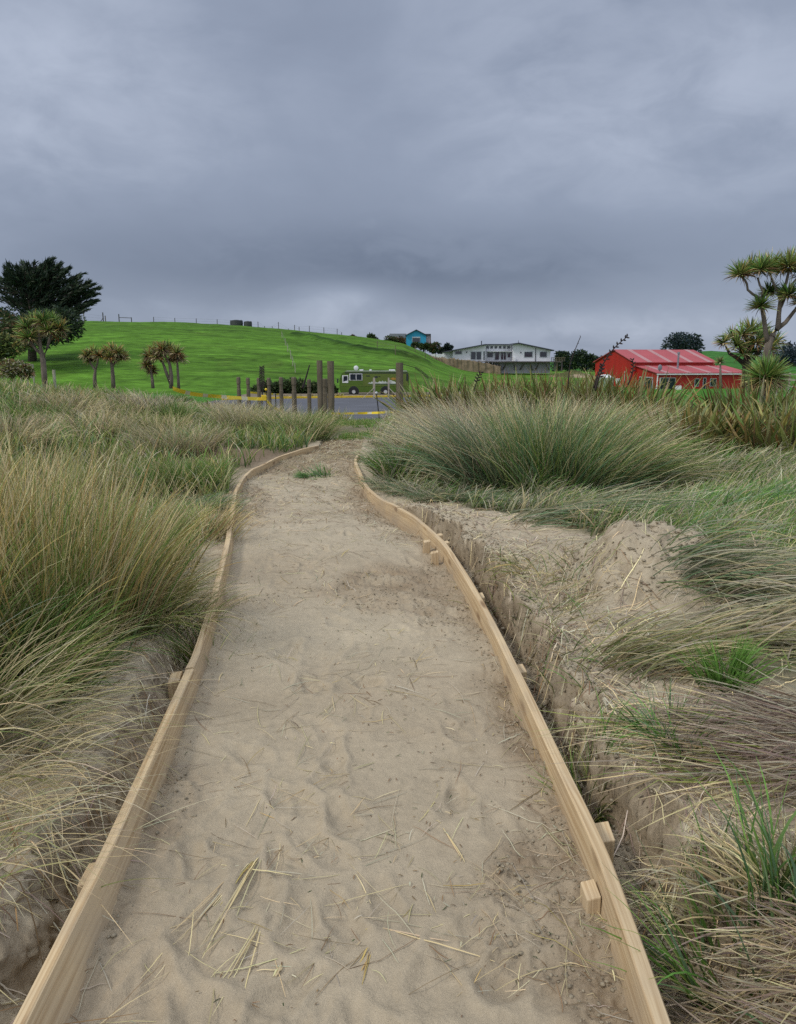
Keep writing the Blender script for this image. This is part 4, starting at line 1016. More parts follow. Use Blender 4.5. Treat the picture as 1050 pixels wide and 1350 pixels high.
for a, b, c, d in ((483, 488, 495.0, 496.2), (494, 498, 496, 498.2), (499, 501.5, 495.8, 496.6)):
    vpart('vent_grille', box(vx(a), vx(b), VY - .03, VY + .03, vz(d), vz(c)), M['van_dark'])
mur = [(485, 505.6), (487, 504.2), (489, 504.6), (490.5, 503), (492, 504), (494, 501.6), (495.5, 503.2), (497, 504.4), (499.5, 503.6), (501, 502.2), (502.6, 503.6), (504.5, 501.8), (506.5, 503.4), (508.5, 502.6), (510.5, 504.2), (512, 502.4), (515, 501.0), (518, 502.2), (521, 503.2), (523, 505.0), (523, 505.8)]
vpart('mural', add_prism(bmesh.new(), [(vx(a), vz(b)) for a, b in mur], VY - .02, VY - .005), mat('mural_white', (0.52, 0.56, 0.52), .6, .4, 2.0))
vpart('mural', add_prism(bmesh.new(), [(vx(a), vz(b)) for a, b in ((485, 505.9), (523, 505.9), (521, 507.2), (500, 506.8), (488, 507.2))], VY - .02, VY - .005), mat('mural_hills', (0.07, 0.12, 0.05), .6, .4, 2.0))
vpart('mural', add_prism(bmesh.new(), [(vx(a), vz(b)) for a, b in ((514.5, 499.5), (518, 497.6), (524, 498.4), (523, 500.5), (518, 501))], VY - .02, VY - .005), mat('mural_ochre', (0.35, 0.2, 0.03), .6, .4, 2.0))
for px in (466.5, 508.5):
    cxx, czz, rr_ = vx(px), vz(516), .48
    bm = add_disc_cyl(bmesh.new(), (cxx, VY + .05, czz), (0, 1, 0), rr_ + .1, .14, 24); vpart('wheel_arch', bm, M['van_dark'])
    bm = add_disc_cyl(bmesh.new(), (cxx, VY + .1, czz - .04), (0, 1, 0), rr_, .32, 24); wh = vpart('wheel', bm, M['tyre'], smooth=False)
    vpart('hub', add_disc_cyl(bmesh.new(), (cxx, VY - .07, czz - .04), (0, 1, 0), .2, .06, 16), M['hub'], wh)
    vpart('wheel', add_disc_cyl(bmesh.new(), (cxx, VY + 2.2, czz - .04), (0, 1, 0), rr_, .32, 20), M['tyre'])
bm = bmesh.new(); c = Vector((vx(469.3), VY + .9, vz(485.3)))
bmesh.ops.create_uvsphere(bm, u_segments=18, v_segments=10, radius=.27)
for v in bm.verts: v.co = Vector((v.co.x, v.co.y * .35, v.co.z)) + c
dish = vpart('satellite_dish', bm, M['white'], smooth=True)
vpart('mast', tube([c - Vector((0, 0, .1)), c - Vector((0, 0, .55))], .03, 6), M['white'], dish)
# braced pale posts in front of it
for k, (px, br, lab) in enumerate(((493.4, -8, 'pale timber post with a brace slanting left, in front of the motorhome'), (512.6, 8, 'pale timber post with a brace slanting right, in front of the motorhome'))):
    y = 78.5; p0 = aty(px, 498, y); zb_ = CPZ
    t2 = thing('braced_post', lab, 'post', (p0.x, y, zb_), 'braced pale posts beside the kerb')
    wdt = .22 if k == 0 else .16
    obj('post', box(-wdt / 2, wdt / 2, -.1, .1, -.1, p0.z - zb_, .01), M['pale_post'], t2)
    q = aty(px + br * 1.9, 519, y)
    obj('brace', tube([(0, -.13, (p0.z - zb_) * .52), (q.x - p0.x, -.13, .02)], .045, 6), M['pale_post'], t2)

# ---------------------------------------------------------------- fences and tanks on the hill
M['wire'] = mat('fence_wire', (0.16, 0.16, 0.17), 0.6, 0.1, 4)
def fence(name, label, pts, hts, r, m, wires=(), group=None):
    t = thing(name, label, 'fence', pts[0], group)
    o = Vector(pts[0])
    for p, h in zip(pts, hts):
        obj('post', tube([p - o + Vector((0, 0, -.3)), p - o + Vector((random.uniform(-.03, .03) * h, 0, h))], r, 6), m, t)
    for wz in wires:
        bm = bmesh.new()
        for (p, h), (q, h2) in zip(zip(pts, hts), zip(pts[1:], hts[1:])):
            add_tube(bm, [p - o + Vector((0, 0, h * wz)), q - o + Vector((0, 0, h2 * wz))], .012, 3, False)
        obj('wire', bm, M['wire'], t)
    return t
def crest(px, D=200):
    x = (px - 525) / 1000 * D * .99; y = D
    return Vector((x, y, float(hill_z(x, y))))
ks = [(209, 1.7), (236.5, 1.6), (264, 1.7), (291, 1.6), (344, 1.7), (352, .7), (362, .8), (370.5, 2.1), (383, .7), (391, 1.7), (397, 1.4), (410, 1.8), (429, 1.7), (446, 1.7), (452, .9)]
fence('paddock_fence', 'dark post fence standing along the skyline crest of the green hill', [crest(a) for a, h in ks], [h for a, h in ks], .085, M['dark_post'], (.95, .6, .25))
ks = [(147, 2.0), (164.5, 2.2), (180, 1.4)]
pts = [crest(143.5, 198), crest(149, 198)]
tg = thing('stock_rails', 'dark rail frame between two posts on the crest, left end of the hill', 'rail frame', crest(164.5))
o0 = crest(164.5); o1 = crest(180.5)
obj('post', tube([(0, 0, -.3), (0, 0, 2.2)], .12, 6), M['dark_post'], tg); obj('post', tube([o1 - o0 + Vector((0, 0, -.3)), o1 - o0 + Vector((0, 0, 1.45))], .11, 6), M['dark_post'], tg)
obj('rail', tube([(0, 0, 1.35), o1 - o0 + Vector((0, 0, 1.3))], .08, 6), M['dark_post'], tg)
ts = thing('strainer_post', 'dark strainer post with a slanting stay on the left end of the crest', 'post', crest(144))
obj('post', tube([(0, 0, -.3), (0, 0, 2.6)], .13, 6), M['dark_post'], ts); obj('stay', tube([(0, 0, 1.2), (-1.0, 0, 0)], .08, 6), M['dark_post'], ts)
lp = [on_hill(a, b) or crest(a) for a, b in ((76, 449), (83, 444), (90, 440), (95, 437), (100.5, 434), (105, 431))]
fence('boundary_fence', 'grey post fence climbing the hill beside the macrocarpa', lp + [crest(112), crest(119.5), crest(147)], [2.2] * 6 + [2.6, 2.4, 1.8], .11, M['old_timber'], (.9, .6, .3))
fp = [(487, 447), (497.5, 460), (503.5, 451), (525.5, 456.5), (521.5, 466), (534, 467), (547.5, 461), (561, 468), (574.5, 472), (585, 474.5)]
fq = [(497.5, 460), (521.5, 466), (547.5, 465), (561, 472), (574.5, 475), (592, 479)]
fence('farm_fence', 'pale post and wire fence running down the slope toward the white house', [on_hill(a, b) or crest(a) for a, b in fq], [1.5] * 6, .07, M['old_timber'], (.9, .5))
fr = [(372, 446), (376.5, 456), (379.5, 463), (383.5, 473), (386, 481), (389.5, 491)]
fr = [v for v in (on_hill(a, b) for a, b in fr) if v]
fence('wire_fence', 'faint pale wire fence coming straight down the middle of the green hill', fr, [1.3] * len(fr), .045, M['pale_post'], (.9, .5))
M['tank'] = mat('dark_water_tank', (0.055, 0.06, 0.06), 0.6, 0.2, 1.0)
for (a, b, top, lab) in ((304, 320.5, 428.3, 'broad dark water tank on the hill crest'), (322, 332.5, 427.5, 'narrower dark water tank beside the broad one on the hill crest')):
    D = 199; x0, x1 = (aty(a, 430, D).x, aty(b, 430, D).x); zb_ = float(hill_z((x0 + x1) / 2, D)); h = aty(a, top, D).z - zb_; r = (x1 - x0) / 2
    t3 = thing('water_tank', lab, 'water tank', ((x0 + x1) / 2, D, zb_), 'water tanks on the hill crest')
    h2 = max(h, 1.5)
    bm = add_tube(bmesh.new(), [(0, 0, -.2), (0, 0, h2 * .33), (0, 0, h2 * .34), (0, 0, h2 * .66), (0, 0, h2 * .67), (0, 0, h2 * .95)], [r, r, r * 1.02, r * 1.02, r, r], 24); obj('shell', bm, M['tank'], t3)
    obj('lid', tube([(0, 0, h2 * .95), (0, 0, h2 * 1.06), (0, 0, h2 * 1.07)], [r * 1.0, r * .3, r * .3], 24), M['tank'], t3)
    obj('outlet', tube([(r * .8, -.3, h2 * .6), (r * .8, -.3, h2 * 1.05)], .12, 6), M['tank'], t3)

# ---------------------------------------------------------------- houses
M['weatherboard'] = mat('white_boards', (0.74, 0.745, 0.78), 0.7, 0.05, 1.0)
M['roof_dark'] = mat('dark_roof', (0.05, 0.055, 0.07), 0.6, 0.2, 1.0)
M['subfloor'] = mat('lilac_grey_boards', (0.33, 0.31, 0.36), 0.8, 0.15, 1.0)
M['frame'] = mat('window_frame', (0.50, 0.54, 0.56), 0.5, 0.1, 1.0)
M['deck'] = mat('deck_timber', (0.10, 0.085, 0.08), 0.8, 0.25, 1.0)
M['bluewall'] = mat('turquoise_cladding', (0.03, 0.32, 0.52), 0.6, 0.1, 1.0, stretch=(3, 3, .2))
M['pink'] = mat('pale_pink_boards', (0.50, 0.40, 0.42), 0.7, 0.1, 1.0)
M['greyroof'] = mat('grey_iron_roof', (0.22, 0.23, 0.27), 0.5, 0.1, 1.0)
def facade(name, label, Y, px0, pyb, cat='house'):
    o = aty(px0, pyb, Y); t = thing(name, label, cat, o)
    X = lambda px: aty(px, pyb, Y).x - o.x
    Z = lambda py: aty(px0, py, Y).z - o.z
    return t, X, Z
t, X, Z = facade('white_house', 'long white low-gabled house on a deck above the field', 185, 660, 477)
wl = obj('wall', add_prism(bmesh.new(), [(X(597), Z(476.5)), (X(597), Z(462.2)), (X(640), Z(454.6)), (X(640), Z(476.5))], 0, 9), M['weatherboard'], t)
obj('wall', add_prism(bmesh.new(), [(X(585.5), Z(474)), (X(585.5), Z(464)), (X(597), Z(462.6)), (X(597), Z(476.5))], 1.2, 9), M['weatherboard'], t)
obj('wall', add_prism(bmesh.new(), [(X(640.3), Z(476.5)), (X(640.3), Z(454.8)), (X(675.7), Z(454.8)), (X(675.7), Z(476.5))], 2.2, 9), M['weatherboard'], t)
obj('wall', add_prism(bmesh.new(), [(X(676), Z(476.5)), (X(676), Z(454.4)), (X(683), Z(453.2)), (X(725.5), Z(462)), (X(725.5), Z(476.5))], 0, 9), M['weatherboard'], t)
rf = [(593.5, 463.6), (640, 454.9), (683, 452.9)]
obj('roof', add_prism(bmesh.new(), [(X(585), Z(464.8)), (X(640), Z(454.9)), (X(640), Z(453.4)), (X(585), Z(463.4))], -.9, 9.5), M['roof_dark'], t)
obj('roof', add_prism(bmesh.new(), [(X(640), Z(454.7)), (X(672), Z(454.6)), (X(672), Z(453.4)), (X(640), Z(453.4))], 1.2, 9.45), M['roof_dark'], t)
obj('roof', add_prism(bmesh.new(), [(X(670), Z(454.8)), (X(683), Z(453)), (X(729.5), Z(462.8)), (X(729.5), Z(461.4)), (X(683), Z(451.7)), (X(670), Z(453.5))], -.9, 9.4), M['roof_dark'], t)
obj('veranda_roof', box(X(643), X(676), .4, 2.2, Z(463.4), Z(462.6)), M['weatherboard'], t)
def win(a, b, c, d, y, panes=1, fr=.9, m='glass', name='window'):
    f = obj(name, box(X(a), X(b), y - .08, y + .05, Z(d), Z(c)), M['frame'], t)
    wv = (b - a - fr * (panes + 1)) / panes
    for k in range(panes):
        x0 = a + fr + k * (wv + fr)
        obj('pane', box(X(x0), X(x0 + wv), y - .11, y, Z(d - fr * .8), Z(c + fr * .8)), M['glass'], f)
M['curtain'] = mat('grey_curtain_glass', (0.20, 0.26, 0.28), 0.3, 0.2, 1.0)
win(599.5, 609.5, 462.3, 467.4, 0, 1)
win(620, 635.5, 463, 474.8, 0, 2, 1.1, name='sliding_door')
win(637, 639.6, 463, 474.8, 0, 1, .6)
for k in range(6): win(642 + k * 5.6, 645.8 + k * 5.6, 456.0, 459.6, 2.2, 1, .35)
win(643, 652, 464.2, 471.4, 2.2, 1)
win(653.4, 660.4, 463.6, 475, 2.2, 1, 1.0, name='door')
win(661.4, 669.4, 463.6, 474.8, 2.2, 2, .9, name='sliding_door')
win(670.2, 675.2, 465, 471.6, 2.2, 1)
win(690.5, 702.6, 463.2, 471.2, 0, 1)
win(711, 721.4, 463.2, 471.2, 0, 1)
obj('downpipe', box(X(705.6), X(706.4), -.12, -.02, Z(476), Z(459)), M['roof_dark'], t)
obj('aerial', tube([(X(685.5), 3, Z(453)), (X(685.5), 3, Z(448.4))], .06, 5), M['roof_dark'], t)
obj('flue', tube([(X(636.3), 3, Z(454)), (X(636.3), 3, Z(449))], .12, 6), M['roof_dark'], t)
obj('lamp', box(X(614.6), X(616), -.2, -.02, Z(465), Z(463.4)), M['roof_dark'], t); obj('lamp', box(X(686), X(687.2), -.2, -.02, Z(465.4), Z(463.8)), M['roof_dark'], t)
obj('deck', box(X(614), X(738), -3.2, -.1, Z(477.6), Z(476.3)), M['deck'], t)
obj('subfloor', box(X(650), X(724), -1.5, 8, Z(492), Z(477.7)), M['subfloor'], t)
for a, b in ((655, 659), (666, 662), (674.5, 679), (690, 684.5), (695.5, 701), (709, 704.5), (715.5, 722.5)):
    obj('strut', tube([(X(a), -3.0, Z(477.6)), (X(b), -1.8, Z(487.5))], .17, 6), M['deck'], t)
for a in (729, 731.5, 738): obj('deck_post', box(X(a) - .15, X(a) + .15, -2.8, -2.5, Z(489), Z(477.6)), M['deck'], t)
for k in range(9):
    a = 724 + k * 2.1; obj('baluster', box(X(a) - .06, X(a) + .06, -3.1, -2.98, Z(476.3), Z(471.8)), M['old_timber'], t)
obj('handrail', box(X(723.5), X(742), -3.14, -2.94, Z(471.8), Z(471.2)), M['old_timber'], t)
obj('heat_pump', box(X(676.2), X(679.6), -.8, -.2, Z(476.3), Z(470.6), .1), M['white'], t)
# garden wall and retaining wall
bm = box(aty(569, 469, 184).x, aty(586, 469, 184).x, 184, 184.25, aty(569, 473.5, 184).z, aty(569, 466.8, 184).z)
tag(obj('garden_wall', bm, M['white']), 'short plain white wall left of the white house', 'wall')
M['stone'] = mat('tan_stone', (0.24, 0.18, 0.115), 0.9, 0.45, .8, 0.3, 1.3, c2=(.10, .085, .045))
rw = [(556, 466, 472), (575, 470.5, 479), (592, 472, 483.5), (612, 473.5, 487), (640, 477.5, 489), (661, 483, 491)]
bm = bmesh.new(); vs = []
for i in range(60):
    u = i / 59 * (len(rw) - 1); k = min(int(u), len(rw) - 2); f = u - k
    px = rw[k][0] * (1 - f) + rw[k + 1][0] * f; a = rw[k][1] * (1 - f) + rw[k + 1][1] * f; b = rw[k][2] * (1 - f) + rw[k + 1][2] * f
    Y = 181.2; j = random.uniform(-.25, .25)
    p = aty(px, a, Y); q = aty(px, b, Y); q.z -= 1.2
    vs.append([bm.verts.new((p.x, Y + 1.2, p.z + j)), bm.verts.new((p.x, Y + .1 + j, p.z - .25)), bm.verts.new((p.x, Y - .4 + j, (p.z + q.z) / 2)), bm.verts.new((q.x, Y - .9, q.z))])
for i in range(59):
    for k in range(3): bm.faces.new((vs[i][k], vs[i][k + 1], vs[i + 1][k + 1], vs[i + 1][k]))
tag(obj('retaining_wall', bm, M['stone']), 'rough tan retaining bank sloping down below the white house', 'retaining wall')
# blue house
t, X, Z = facade('blue_house', 'bright turquoise gabled house on the skyline', 200, 549, 456)
obj('wall', add_prism(bmesh.new(), [(X(536), Z(458)), (X(536), Z(441.8)), (X(549), Z(435.4)), (X(562), Z(441.8)), (X(562), Z(458))], 0, 9), M['bluewall'], t)
for s, (a, b, c, d) in enumerate(((534.8, 442.6, 549, 435.2), (549, 435.2, 563.4, 442.6))):
    obj('roof', add_prism(bmesh.new(), [(X(a), Z(b)), (X(c), Z(d)), (X(c), Z(d - .9)), (X(a), Z(b - .9))], -.5, 9.3), M['roof_dark'], t)
f = obj('window', box(X(543.6), X(554.2), -.1, .05, Z(451), Z(444)), M['frame'], t); obj('pane', box(X(544), X(553.8), -.14, 0, Z(451), Z(445.4)), M['glass'], f)
obj('wall', box(X(514), X(535.9), 3, 8, Z(456), Z(444.6)), M['pink'], t)
obj('roof', add_prism(bmesh.new(), [(X(512.5), Z(445)), (X(536), Z(445)), (X(536), Z(439.4)), (X(514), Z(439.4))], 2.2, 8.4), M['greyroof'], t)
obj('wall', box(X(562.1), X(567.8), 2, 8, Z(456), Z(441.6)), M['pink'], t); obj('roof', box(X(560.8), X(568.6), 1.6, 8.4, Z(441.6), Z(439.8)), M['roof_dark'], t)
obj('chimney', box(X(567.9), X(568.9), 3, 4, Z(453), Z(440.6)), M['stone'], t)

# ---------------------------------------------------------------- red shed, seen from its corner
M['red'] = mat('red_iron', (0.43, 0.020, 0.015), 0.55, 0.12, .8, stretch=(1, 1, .25), spec=.35)
M['redroof'] = mat('faded_red_roof', (0.42, 0.088, 0.098), 0.6, 0.10, .4, spec=.3)
M['sheet'] = mat('translucent_roof_sheet', (0.46, 0.235, 0.235), 0.5, 0.08, .6)
TH = math.radians(12); c0 = aty(836, 500, 112.0); gz = -2.9
t = thing('red_shed', 'large red iron shed with a lean-to and pale striped roof', 'shed', (c0.x, c0.y, gz), rotz=TH)
Ls, Ws, He, Hr = 13.0, 12.5, 4.2, 6.0
PL, PW, PHt, PHb = 13.9, 5.6, 3.65, 2.75        # lean-to
bm = bmesh.new()
sec = [(0, 0), (Ws, 0), (Ws, He), (Ws / 2, Hr), (0, He)]
va = [bm.verts.new((0, y, z)) for y, z in sec]; vb = [bm.verts.new((Ls, y, z)) for y, z in sec]
bm.faces.new(va); bm.faces.new(vb[::-1])
for i in range(5): bm.faces.new((va[i], vb[i], vb[(i + 1) % 5], va[(i + 1) % 5]))
obj('wall', bm, M['red'], t)
def slope(y0, z0, y1, z1, x0, x1, lift, th, m, name, parent):
    d = Vector((0, y1 - y0, z1 - z0)).normalized(); n_ = Vector((0, -d.z, d.y))
    bm = bmesh.new(); P = []
    for x in (x0, x1):
        for (y, z) in ((y0, z0), (y1, z1)):
            for h in (lift, lift + th): P.append(bm.verts.new(Vector((x, y, z)) + n_ * h))
    for f in ((0, 1, 3, 2), (4, 6, 7, 5), (0, 4, 5, 1), (2, 3, 7, 6), (0, 2, 6, 4), (1, 5, 7, 3)): bm.faces.new([P[i] for i in f])
    return obj(name, bm, m, parent)
k = (Hr - He) / (Ws / 2)
r1 = slope(-.3, He - .3 * k, Ws / 2, Hr, -.3, Ls + .3, .02, .1, M['redroof'], 'roof', t)
slope(Ws + .3, He - .3 * k, Ws / 2, Hr, -.3, Ls + .3, -.12, .1, M['redroof'], 'roof', t)
for x in (1.9, 5.2, 8.5, 11.6):
    slope(-.3, He - .3 * k, Ws / 2, Hr, x, x + .75, .125, .02, M['sheet'], 'roof_sheet', r1)
bm = bmesh.new(); kl = (PHt - PHb) / PW
sec = [(-.02, 0), (-PW, 0), (-PW, PHb), (-.02, PHt)]
va = [bm.verts.new((.4, y, z)) for y, z in sec]; vb = [bm.verts.new((.4 + PL, y, z)) for y, z in sec]
bm.faces.new(va); bm.faces.new(vb[::-1])
for i in range(4): bm.faces.new((va[i], vb[i], vb[(i + 1) % 4], va[(i + 1) % 4]))
obj('wall', bm, M['red'], t)
r2 = slope(-PW - .35, PHb - .35 * kl, -.05, PHt, .1, .4 + PL + .3, .02, .09, M['redroof'], 'lean_to_roof', t)
for x in (1.4, 4.8, 8.0, 11.2): slope(-PW - .35, PHb - .35 * kl, -.05, PHt, x, x + .7, .115, .02, M['sheet'], 'roof_sheet', r2)
obj('gutter', box(.1, .4 + PL + .3, -PW - .5, -PW - .36, PHb - .22, PHb - .06), M['white'], t)
yf = -PW
for (a, b, z0, z1, nm) in ((.9, 3.2, .15, 2.15, 'sliding_door'), (6.2, 6.9, .9, 2.0, 'window'), (7.5, 8.0, .1, 2.1, 'door'), (8.6, 9.6, .9, 2.0, 'window')):
    f = obj(nm, box(a, b, yf - .06, yf + .05, z0, z1), M['frame'], t)
    n_p = 2 if nm == 'sliding_door' else 1; wv = (b - a - .08 * (n_p + 1)) / n_p
    for q in range(n_p): obj('pane', box(a + .08 + q * (wv + .08), a + .08 + q * (wv + .08) + wv, yf - .09, yf, z0 + .08, z1 - .08), M['glass'], f)
for (a, b) in ((-4.6, -2.6), (-1.9, -.9)):
    f = obj('window', box(.33, .45, a, b, .3, 2.2), M['frame'], t); obj('pane', box(.29, .4, a + .12, b - .12, .4, 2.1), M['glass'], f)
obj('flue', tube([(5.3, -2.6, 3.0), (5.3, -2.6, 5.4)], .14, 8), M['greyroof'], t); obj('flue_cowl', tube([(5.3, -2.6, 5.4), (5.3, -2.6, 5.65)], .2, 8), M['greyroof'], t)
obj('downpipe', tube([(.3, yf - .3, PHb - .15), (.25, yf - .3, .7), (-.5, yf - .3, .15)], .09, 8), M['white'], t)
bm = bmesh.new(); bmesh.ops.create_uvsphere(bm, u_segments=14, v_segments=8, radius=.42)
for v in bm.verts: v.co = Vector((v.co.x * .8, v.co.y * .3, v.co.z)) + Vector((.9, yf + .3, PHb + .75))
ds = obj('satellite_dish', bm, M['greyroof'], t, True); obj('mast', tube([(.9, yf + .35, PHb), (.9, yf + .35, PHb + .7)], .04, 6), M['greyroof'], ds)
# things round the shed
M['palegreen'] = mat('pale_green_plastic', (0.24, 0.29, 0.22), 0.6, 0.15, 1)
def near_shed(px, py, Y): return aty(px, py, Y)
p = near_shed(798, 508, 106); t4 = thing('rain_tank', 'grey-green tank with a pale top in front of the red gable', 'tank', (p.x, 106, gz))
obj('shell', tube([(0, 0, 0), (0, 0, 2.1), (0, 0, 2.2)], [1.15, 1.15, 1.05], 20), M['palegreen'], t4); obj('lid', tube([(0, 0, 2.2), (0, 0, 2.55), (0, 0, 2.6)], [1.08, .5, .3], 20), M['white'], t4)
p = aty(824, 489, 105); tag(obj('flag_pole', tube([(p.x, 105, gz), (p.x, 105, p.z)], .06, 6), M['pale_post']), 'thin pale pole in front of the red gable wall', 'pole')
p = aty(871, 498, 100); tag(obj('fence_post', tube([(p.x, 100, gz), (p.x, 100, p.z)], .10, 6), M['pale_post']), 'grey post in front of the shed sliding door', 'post')
for (px, py, w_, h_, lab) in ((815.5, 499, .5, .9, 'small white box against the red gable wall'), (895, 508.5, .7, .6, 'white box at the foot of the lean-to wall')):
    p = aty(px, py, 104.5); tag(obj('white_box', box(p.x - w_ / 2, p.x + w_ / 2, 104.3, 104.8, p.z - h_, p.z, .03), M['white']), lab, 'box')
t5 = thing('yard_rails', 'pale rail fence at the right edge behind the spiky bush', 'fence', aty(1040, 515, 70))
for k in range(3): obj('post', box(-1.2 + k * 1.1, -1.06 + k * 1.1, -.07, .07, -2, 1.6), M['pale_post'], t5)
for z in (.3, .9, 1.4): obj('rail', box(-1.3, 1.4, -.12, -.075, z, z + .12), M['pale_post'], t5)
t5 = thing('yard_rails', 'pale grey rails low at the left edge below the cabbage trees', 'fence', aty(30, 493, 60))
for k in range(4): obj('post', box(-.7 + k * .5, -.6 + k * .5, -.05, .05, -1.6, .75), M['pale_post'], t5)
for z in (-.1, .3, .65): obj('rail', box(-.75, .95, -.1, -.055, z, z + .08), M['pale_post'], t5)
for (px, lab) in ((71, 'short pale post in the paddock right of the tall left cabbage tree'),):
    p = aty(px, 487.5, 62); tag(obj('fence_post', tube([(p.x, 62, p.z - 2.5), (p.x, 62, p.z)], .12, 7), M['pale_post']), lab, 'post')
p = aty(960, 486, 150)

# ---------------------------------------------------------------- trees
BARK = mat('grey_bark', (0.20, 0.165, 0.13), 0.95, 0.35, 3.0, 0.02, 12.0, stretch=(3, 3, .6))
DBARK = mat('dark_bark', (0.07, 0.055, 0.045), 0.95, 0.35, 3.0, 0.02, 12.0)
def sword_head(c, R, n, cols, w, seed, up=.25, droop=.7, nseg=4, dead=0):
    """crown of stiff sword leaves that radiate from one point"""
    r = np.random.default_rng(seed)
    th = np.arccos(np.clip(r.uniform(-.55 + up, 1, n), -1, 1)); az = r.uniform(-PI, PI, n)
    col = pick(n, cols, .3, r)
    low = (th > 1.5)[:, None]
    col = np.where(low & (r.uniform(0, 1, (n, 1)) < .5), pick(n, {'brown': 3, 'straw': 1}, .3, r), col)
    P = np.array(c) + np.stack([np.sin(th) * np.cos(az), np.sin(th) * np.sin(az), np.cos(th)], 1) * R * .06
    a = Acc(); a.add(*blades(P, R * r.uniform(.75, 1.1, n), az, th, droop * r.uniform(.2, 1, n) * np.sin(th), w * r.uniform(.8, 1.2, n), col * .7, col * 1.15, nseg, 2.2, None, .05, flat=.5, taper=2.5, r=r))
    if dead:
        az = r.uniform(-PI, PI, dead); col = pick(dead, {'brown': 3, 'straw': 2, 'rust': 1}, .3, r)
        P = np.array(c) - np.array((0, 0, R * .1)) + np.stack([np.cos(az), np.sin(az), 0 * az], 1) * R * .05
        a.add(*blades(P, R * r.uniform(.6, 1.0, dead), az, 1.7 + r.normal(0, .2, dead), .9, w * .9, col * .6, col * .8, nseg, .7, None, .05, flat=.6, r=r))
    return a
def cabbage_tree(label, base, limbs, heads, R, n, cols, w, bark=BARK, group=None, dead=10, seed=1, cat='cabbage tree', droop=.7):
    t = thing('cabbage_tree', label, cat, base, group); b = Vector(base)
    bm = bmesh.new()
    for pts, rads in limbs: add_tube(bm, [Vector(p) - b for p in pts], rads, 9)
    obj('trunk', bm, bark, t, True)
    for i, h in enumerate(heads):
        s = h[3] if len(h) > 3 else 1
        cc = h[4] if len(h) > 4 else cols
        c = Vector(h[:3]) - b
        sword_head(c, R * s, n, cc, w, seed * 50 + i, dead=dead, droop=droop).build('leaf_head', M['flax'], t)
    return t
def W3(pts, D, dy=None):
    return [aty(p[0], p[1], D + (p[2] if len(p) > 2 else 0)) for p in pts]
OG = {'olive': 3, 'green': 3.4, 'gold': .5, 'dark': 1.8}
OB = {'olive': 5, 'gold': 1.4, 'rust': .4, 'brown': .6, 'dark': 1, 'green': 1.6}
OC = {'olive': 4, 'gold': 1.2, 'rust': 1.2, 'brown': 2, 'dark': 2.5}
DG = {'dark': 3, 'green': 2, 'olive': 2}
# big one at the right edge
D = 27; S_ = D / 1000
limbs = [(W3([(1011, 540), (1009, 500), (1010, 470), (1014, 452), (1020, 440)], D), [.15, .13, .12, .13, .09]),
         (W3([(1013, 452), (1010, 440), (1008, 425), (1006, 412), (1005, 400)], D), [.10, .08, .075, .07, .06]),
         (W3([(1018, 444), (1026, 432), (1027, 415), (1029, 398), (1031, 385), (1037, 372), (1040, 358)], D), [.12, .10, .075, .07, .06, .05, .04]),
         (W3([(1024, 434), (1036, 425), (1046, 412), (1056, 400, -.3)], D), [.09, .07, .06, .05]),
         (W3([(1005, 400), (1002, 393), (993, 388), (986, 382), (985, 374), (982, 368)], D), [.05, .045, .045, .04, .035, .03]),
         (W3([(1004, 396), (1006, 384), (1002, 376), (999, 366)], D), [.045, .04, .035, .03]),
         (W3([(1028, 394), (1026, 384), (1020, 374), (1016, 362)], D), [.05, .045, .04, .03]),
         (W3([(1030, 388), (1040, 380), (1050, 368), (1056, 360)], D), [.045, .04, .035, .03]),
         (W3([(1030, 405), (1034, 396), (1036, 392)], D), [.045, .04, .03])]
hd = [(976, 362, -.1, .95, OB), (990, 357, .4, 1.0, OG), (1003, 355, -.2, 1.0, OG), (1015, 354, .1, 1.0, OB), (1030, 356, .5, .95, OG), (1040, 351, -.2, 1.05, OB), (1054, 353, .2, 1.0, OG), (1067, 360, 0, 1, OG), (1003, 404, -.4, .9, DG), (1014, 386, .5, .75, DG), (1040, 390, -.4, .9, DG), (1060, 398, -.2, .9, DG)]
heads = [(*aty(h[0], h[1], D + h[2]), h[3], h[4]) for h in hd]
cabbage_tree('tall branching cabbage tree cut by the right edge of the photo', aty(1011, 520, D), limbs, heads, .64, 165, OG, .034, dead=12, seed=3)
# darker one behind it
D = 40
hd = [(954, 452, 0, .7), (965, 446, .5, .9), (978, 441, -.5, 1), (990, 437, 0, 1), (1003, 438, .5, 1), (972, 456, -.8, .95), (985, 453, .8, 1), (997, 452, -.6, 1), (1010, 449, 0, .95), (980, 466, -.5, .9), (994, 466, .4, .9), (1022, 452, .3, .9), (1014, 460, -.5, .9)]
limbs = [(W3([(985, 510), (984, 490), (985, 475), (990, 450)], D), [.25, .22, .2, .1]), (W3([(984, 482), (972, 472), (962, 466), (957, 456)], D), [.14, .1, .08, .05]), (W3([(985, 480), (998, 468), (1006, 455)], D), [.14, .1, .06])]
cabbage_tree('bushy dark cabbage tree behind the tall one at the right', aty(985, 505, D), limbs, [(*aty(h[0], h[1], D + h[2]), h[3], {'olive': 3, 'gold': 1.2, 'dark': 3, 'green': 1.5}) for h in hd], .82, 80, OG, .055, bark=DBARK, dead=16, seed=4)
D = 48
cabbage_tree('small single-headed cabbage tree in front of the lean-to roof', aty(951, 510, D), [(W3([(951, 512), (950, 495), (950, 478)], D), [.1, .07, .05])], [(*aty(949.5, 477, D), 1)], .42, 70, {'dark': 2, 'olive': 3, 'brown': 1}, .04, dead=8, seed=5)
D = 21
